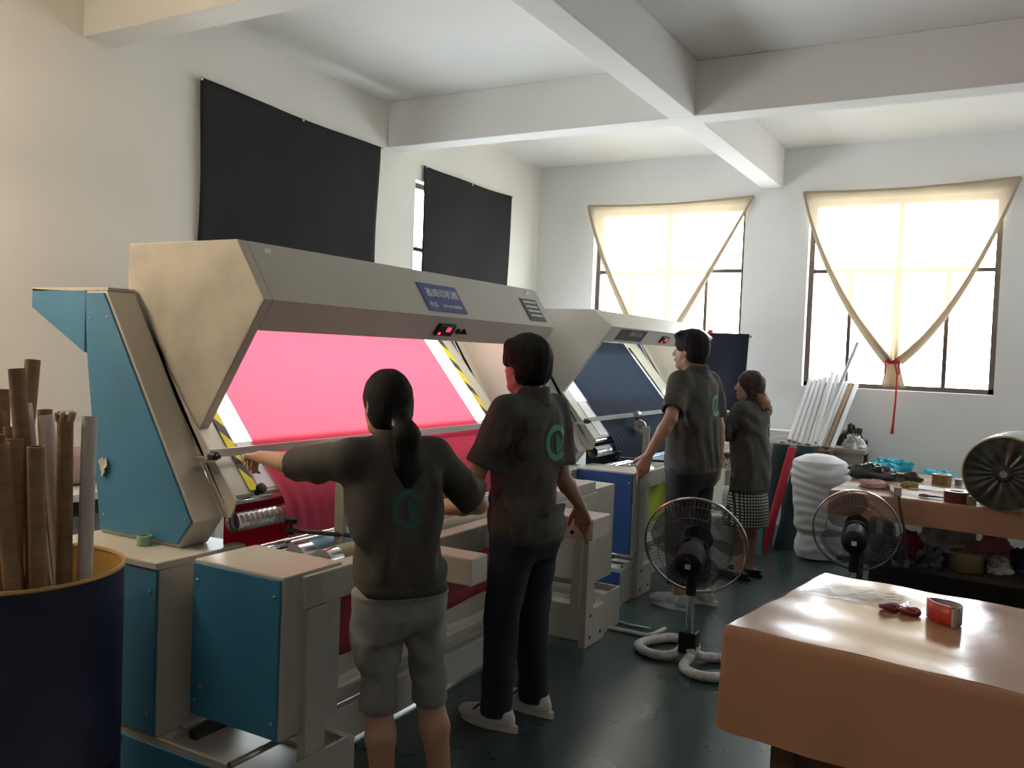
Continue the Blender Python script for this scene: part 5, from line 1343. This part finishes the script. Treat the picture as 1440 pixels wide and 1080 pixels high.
# ------------------------------------------------------------------ back corner: bundle, bolts, leaning tubes, side table
WB = mat('white_jersey', (.66, .67, .70), .85, bump=.12, bscale=50)
bd = thing('fabric_bundle', 'plump white fabric bundle standing on end by the bolts', 'bundle', (-1.27, 7.40, 0))
def bun(u, v):
    a = 2 * PI * u; z = .86 * v
    prof = float(np.interp(v, [0, .02, .10, .2, .25, .3, .55, .8, .93, .985, 1], [.02, .15, .175, .17, .16, .19, .205, .215, .19, .10, .01]))
    k = 1 + .016 * math.sin(v * 75 + 2.6 * math.sin(a * 2 + v * 5)) * (.2 + .8 * abs(math.sin(a * 1.5 + v * 3))) * (v < .93) + .012 * math.sin(v * 31 + a * 3) + .05 * math.sin(a * 2 + 1)
    return (-1.27 + prof * 1.04 * k * math.cos(a) + .02 * math.sin(v * 4), 7.40 + prof * .95 * k * math.sin(a), z)
MB().grid(bun, 60, 110).build('cloth', WB, bd)
def bolt(label, c, top, r_, m_, edge=None):
    c = (c[0] * .955, c[1] * .955); top = (top[0] * .955, top[1] * .955, 1.58 - (1.58 - top[2]) * .955)
    t = thing('fabric_bolt', label, 'bolt', (c[0], c[1], 0), 'fabric bolts leaning by the bundle'); A_ = Vector((c[0], c[1], .0)); B_ = Vector(top); n_ = 14
    def fn(u, v):
        a = 2 * PI * u; p_ = A_.lerp(B_, v); rr = r_ * (1 + .05 * math.sin(a * 3 + v * 5)); return p_ + Vector((rr * math.cos(a), rr * .8 * math.sin(a), 0))
    MB().grid(fn, 24, 12).build('cloth', m_, t)
    top_ = [tuple(fn(k / 23, 1)) for k in range(23)]; MB().add(top_, [tuple(range(23))]).build('end', m_, t)
    MB().tube([B_ + Vector((0, 0, -.02)), B_ + Vector((0, 0, .02))], .02, 12).build('core', KRAFT, t)
DKTEAL = mat('dark_teal_bolt', (.012, .03, .035), .8, bump=.2); CRIM = mat('crimson_bolt', (.42, .02, .04), .8, bump=.2)
bolt('crimson fabric bolt leaning between two dark ones', (-1.80, 7.86), (-1.63, 8.02, .83), .035, CRIM)
bolt('dark teal fabric bolt right of the crimson one', (-1.66, 7.98), (-1.52, 8.12, .85), .085, DKTEAL)
bolt('dark teal fabric bolt left of the crimson one', (-1.86, 8.08), (-1.76, 8.20, .84), .07, DKTEAL)
bolt('turquoise fabric bolt behind the checked skirt', (-1.80, 7.62), (-1.80, 7.72, .62), .03, mat('turquoise_bolt', (.10, .32, .36), .8))
bolt('narrow maroon bolt between the turquoise and crimson ones', (-1.93, 7.86), (-1.86, 8.02, .80), .022, mat('maroon_bolt', (.20, .02, .04), .8))
st = thing('side_table', 'low table in the back corner under the paper piles', 'table', (-1.75, 8.38, 0))
box(-2.3, -1.05, 8.22, 8.62, .80, .84).build('table_top', mat('table_beige', (.34, .29, .25), .6), st)
box(-2.28, -1.07, 8.24, 8.26, .70, .80).build('apron', mat('table_beige', (.34, .29, .25), .6), st)
for x in (-2.27, -1.12):
    for y in (8.26, 8.54): box(x, x + .05, y, y + .05, 0, .80).build('leg', WOODLEG, st)
WP = mat('white_paper', (.75, .74, .72), .7)
for i in range(5):
    c = Vector((-1.83 + .02 * (i % 2), 8.42, .842 + .022 * i)); t = thing('paper_pad', ('bottom', 'second', 'middle', 'fourth', 'topmost')[i] + ' white paper pad in the pile behind the woman in the skirt', 'paper', c, 'paper pads in the pile')
    M = frame_at(c, .15 * math.sin(i * 2.3)); MB().box(-.13, .13, -.09, .09, 0, .0215, M).build('pad', WP, t, bevel=.002)
    MB().box(-.131, -.115, -.0905, .0905, .004, .018, M).build('pad_binding', mat('grey_binding', (.4, .4, .4), .6), t)
lean = [((1116, 618), (1141, 534)), ((1122, 620), (1147, 535)), ((1127, 622), (1154, 534)), ((1133, 624), (1161, 531)), ((1138, 625), (1166, 532)), ((1143, 626), (1172, 525)), ((1147, 627), (1178, 528)), ((1152, 626), (1184, 531)), ((1148, 620), (1206, 482)), ((1157, 627), (1192, 538)), ((1161, 628), (1197, 540)), ((1165, 628), (1203, 541))]
lrods = [[EYEV + ray(*b_) * (8.66 / ray(*b_).y), EYEV + ray(*a) * (8.05 / ray(*a).y), .0215 if i != 8 else .0165] for i, (a, b_) in enumerate(lean)]
lrods[8][0] = EYEV + ray(*lean[8][1]) * (8.62 / ray(*lean[8][1]).y); lrods[8][1] = EYEV + ray(*lean[8][0]) * (7.99 / ray(*lean[8][0]).y)
relax(lrods, 300, lambda q: setattr(q[0], 'y', min(q[0].y, 8.665)))
for i, (a, b_) in enumerate(lean):
    brown = i in (10,); B_, A_ = lrods[i][0], lrods[i][1]
    dv = (A_ - B_); L0 = B_ + dv * ((B_.z - .86) / -dv.z) if False else A_
    lab = ['leftmost', 'second', 'third', 'fourth', 'fifth', 'sixth', 'seventh', 'eighth', 'longest, sticking out above the', 'tenth', 'brown kraft', 'rightmost'][i] + ' leaning white tube against the back wall' if not brown else 'brown kraft tube among the white tubes leaning at the back wall'
    if i == 8: lab = 'longest leaning white tube, sticking up across the window'
    t = thing('leaning_tube', lab, 'tube', A_, 'long tubes leaning below the right window')
    low = A_ + (A_ - B_).normalized() * .02
    MB().tube([low, B_], .021 if i != 8 else .016, 14).build('tube', mat('tube_grey_white', (.55, .55, .55), .6) if not brown else KRAFT, t)
    n_ = (B_ - A_).normalized(); MB().tube([B_ + n_ * .0005, B_ + n_ * .0012], .014, 12).build('bore', KRAFT_D, t)
tr = thing('tube_rack', 'low carton of dark stuff holding the feet of the leaning tubes', 'carton', (-1.52, 8.02, 0))
box(-1.72, -1.30, 7.96, 8.20, .70, .83).build('tray', WOODLEG, tr)
for x in (-1.70, -1.36): box(x, x + .04, 8.0, 8.04, 0, .70).build('leg', WOODLEG, tr)
crumple('film_bundle', 'pale film bundle right of the leaning tubes', 'bag', Vector((-1.16, 8.34, .842)), (.09, .075, .11), FILMW, 51, None, rough=.5)
crumple('dark_bag', 'black crumpled bag right of the leaning tubes near the wall', 'bag', Vector((-1.22, 8.55, .842)), (.11, .055, .17), BLACKGLOSS, 53, None, rough=.5)
# dark navy cloth hanging at the far end of the second machine
t = thing('hanging_navy_cloth', 'dark navy cloth hung over a bar at the far end of the second machine', 'cloth', (-2.25, 8.05, 0))
c0, c1 = EYEV + ray(985, 470) * (8.16 / ray(985, 470).y), EYEV + ray(1056, 473) * (8.16 / ray(1056, 473).y)
MB().tube([c0, c1 + (c1 - c0) * .03], .014, 10).build('bar', STEEL, t)
def hang2(u, v):
    p_ = c0.lerp(c1, u * .97 + .01); return (p_.x - .03 * v * u, p_.y - .02 - .02 * math.sin(u * 9 + v * 2) * v, p_.z - .72 * v + .02)
MB().grid(hang2, 40, 20).build('cloth', mat('deep_navy_cloth', (.010, .013, .03), .85, bump=.2), t, solid=.004)
for uu in (.06, .5):
    p_ = c0.lerp(c1, uu); box(p_.x - .015, p_.x + .015, p_.y - .012, p_.y + .012, 0, p_.z).build('stand_post', STEEL, t)
MB().tube([c0 + Vector((.08, -.02, .02)), c0 + Vector((.12, -.02, .025))], .022, 10).build('red_clip', REDRIB, t)
# tag in the tall man's hand
p = at(1023, 672, 5.66); t = thing('hang_tag', 'white tag on a cord in the right hand of the tall man', 'tag', p)
box(p.x - .016, p.x + .016, p.y - .003, p.y + .003, p.z - .05, p.z + .05).build('card', WP, t, bevel=.002)
MB().tube([p + Vector((0, 0, .05)), p + Vector((-.01, 0, .10)), p + Vector((-.03, .0, .14))], .003, 6).build('cord', WP, t)
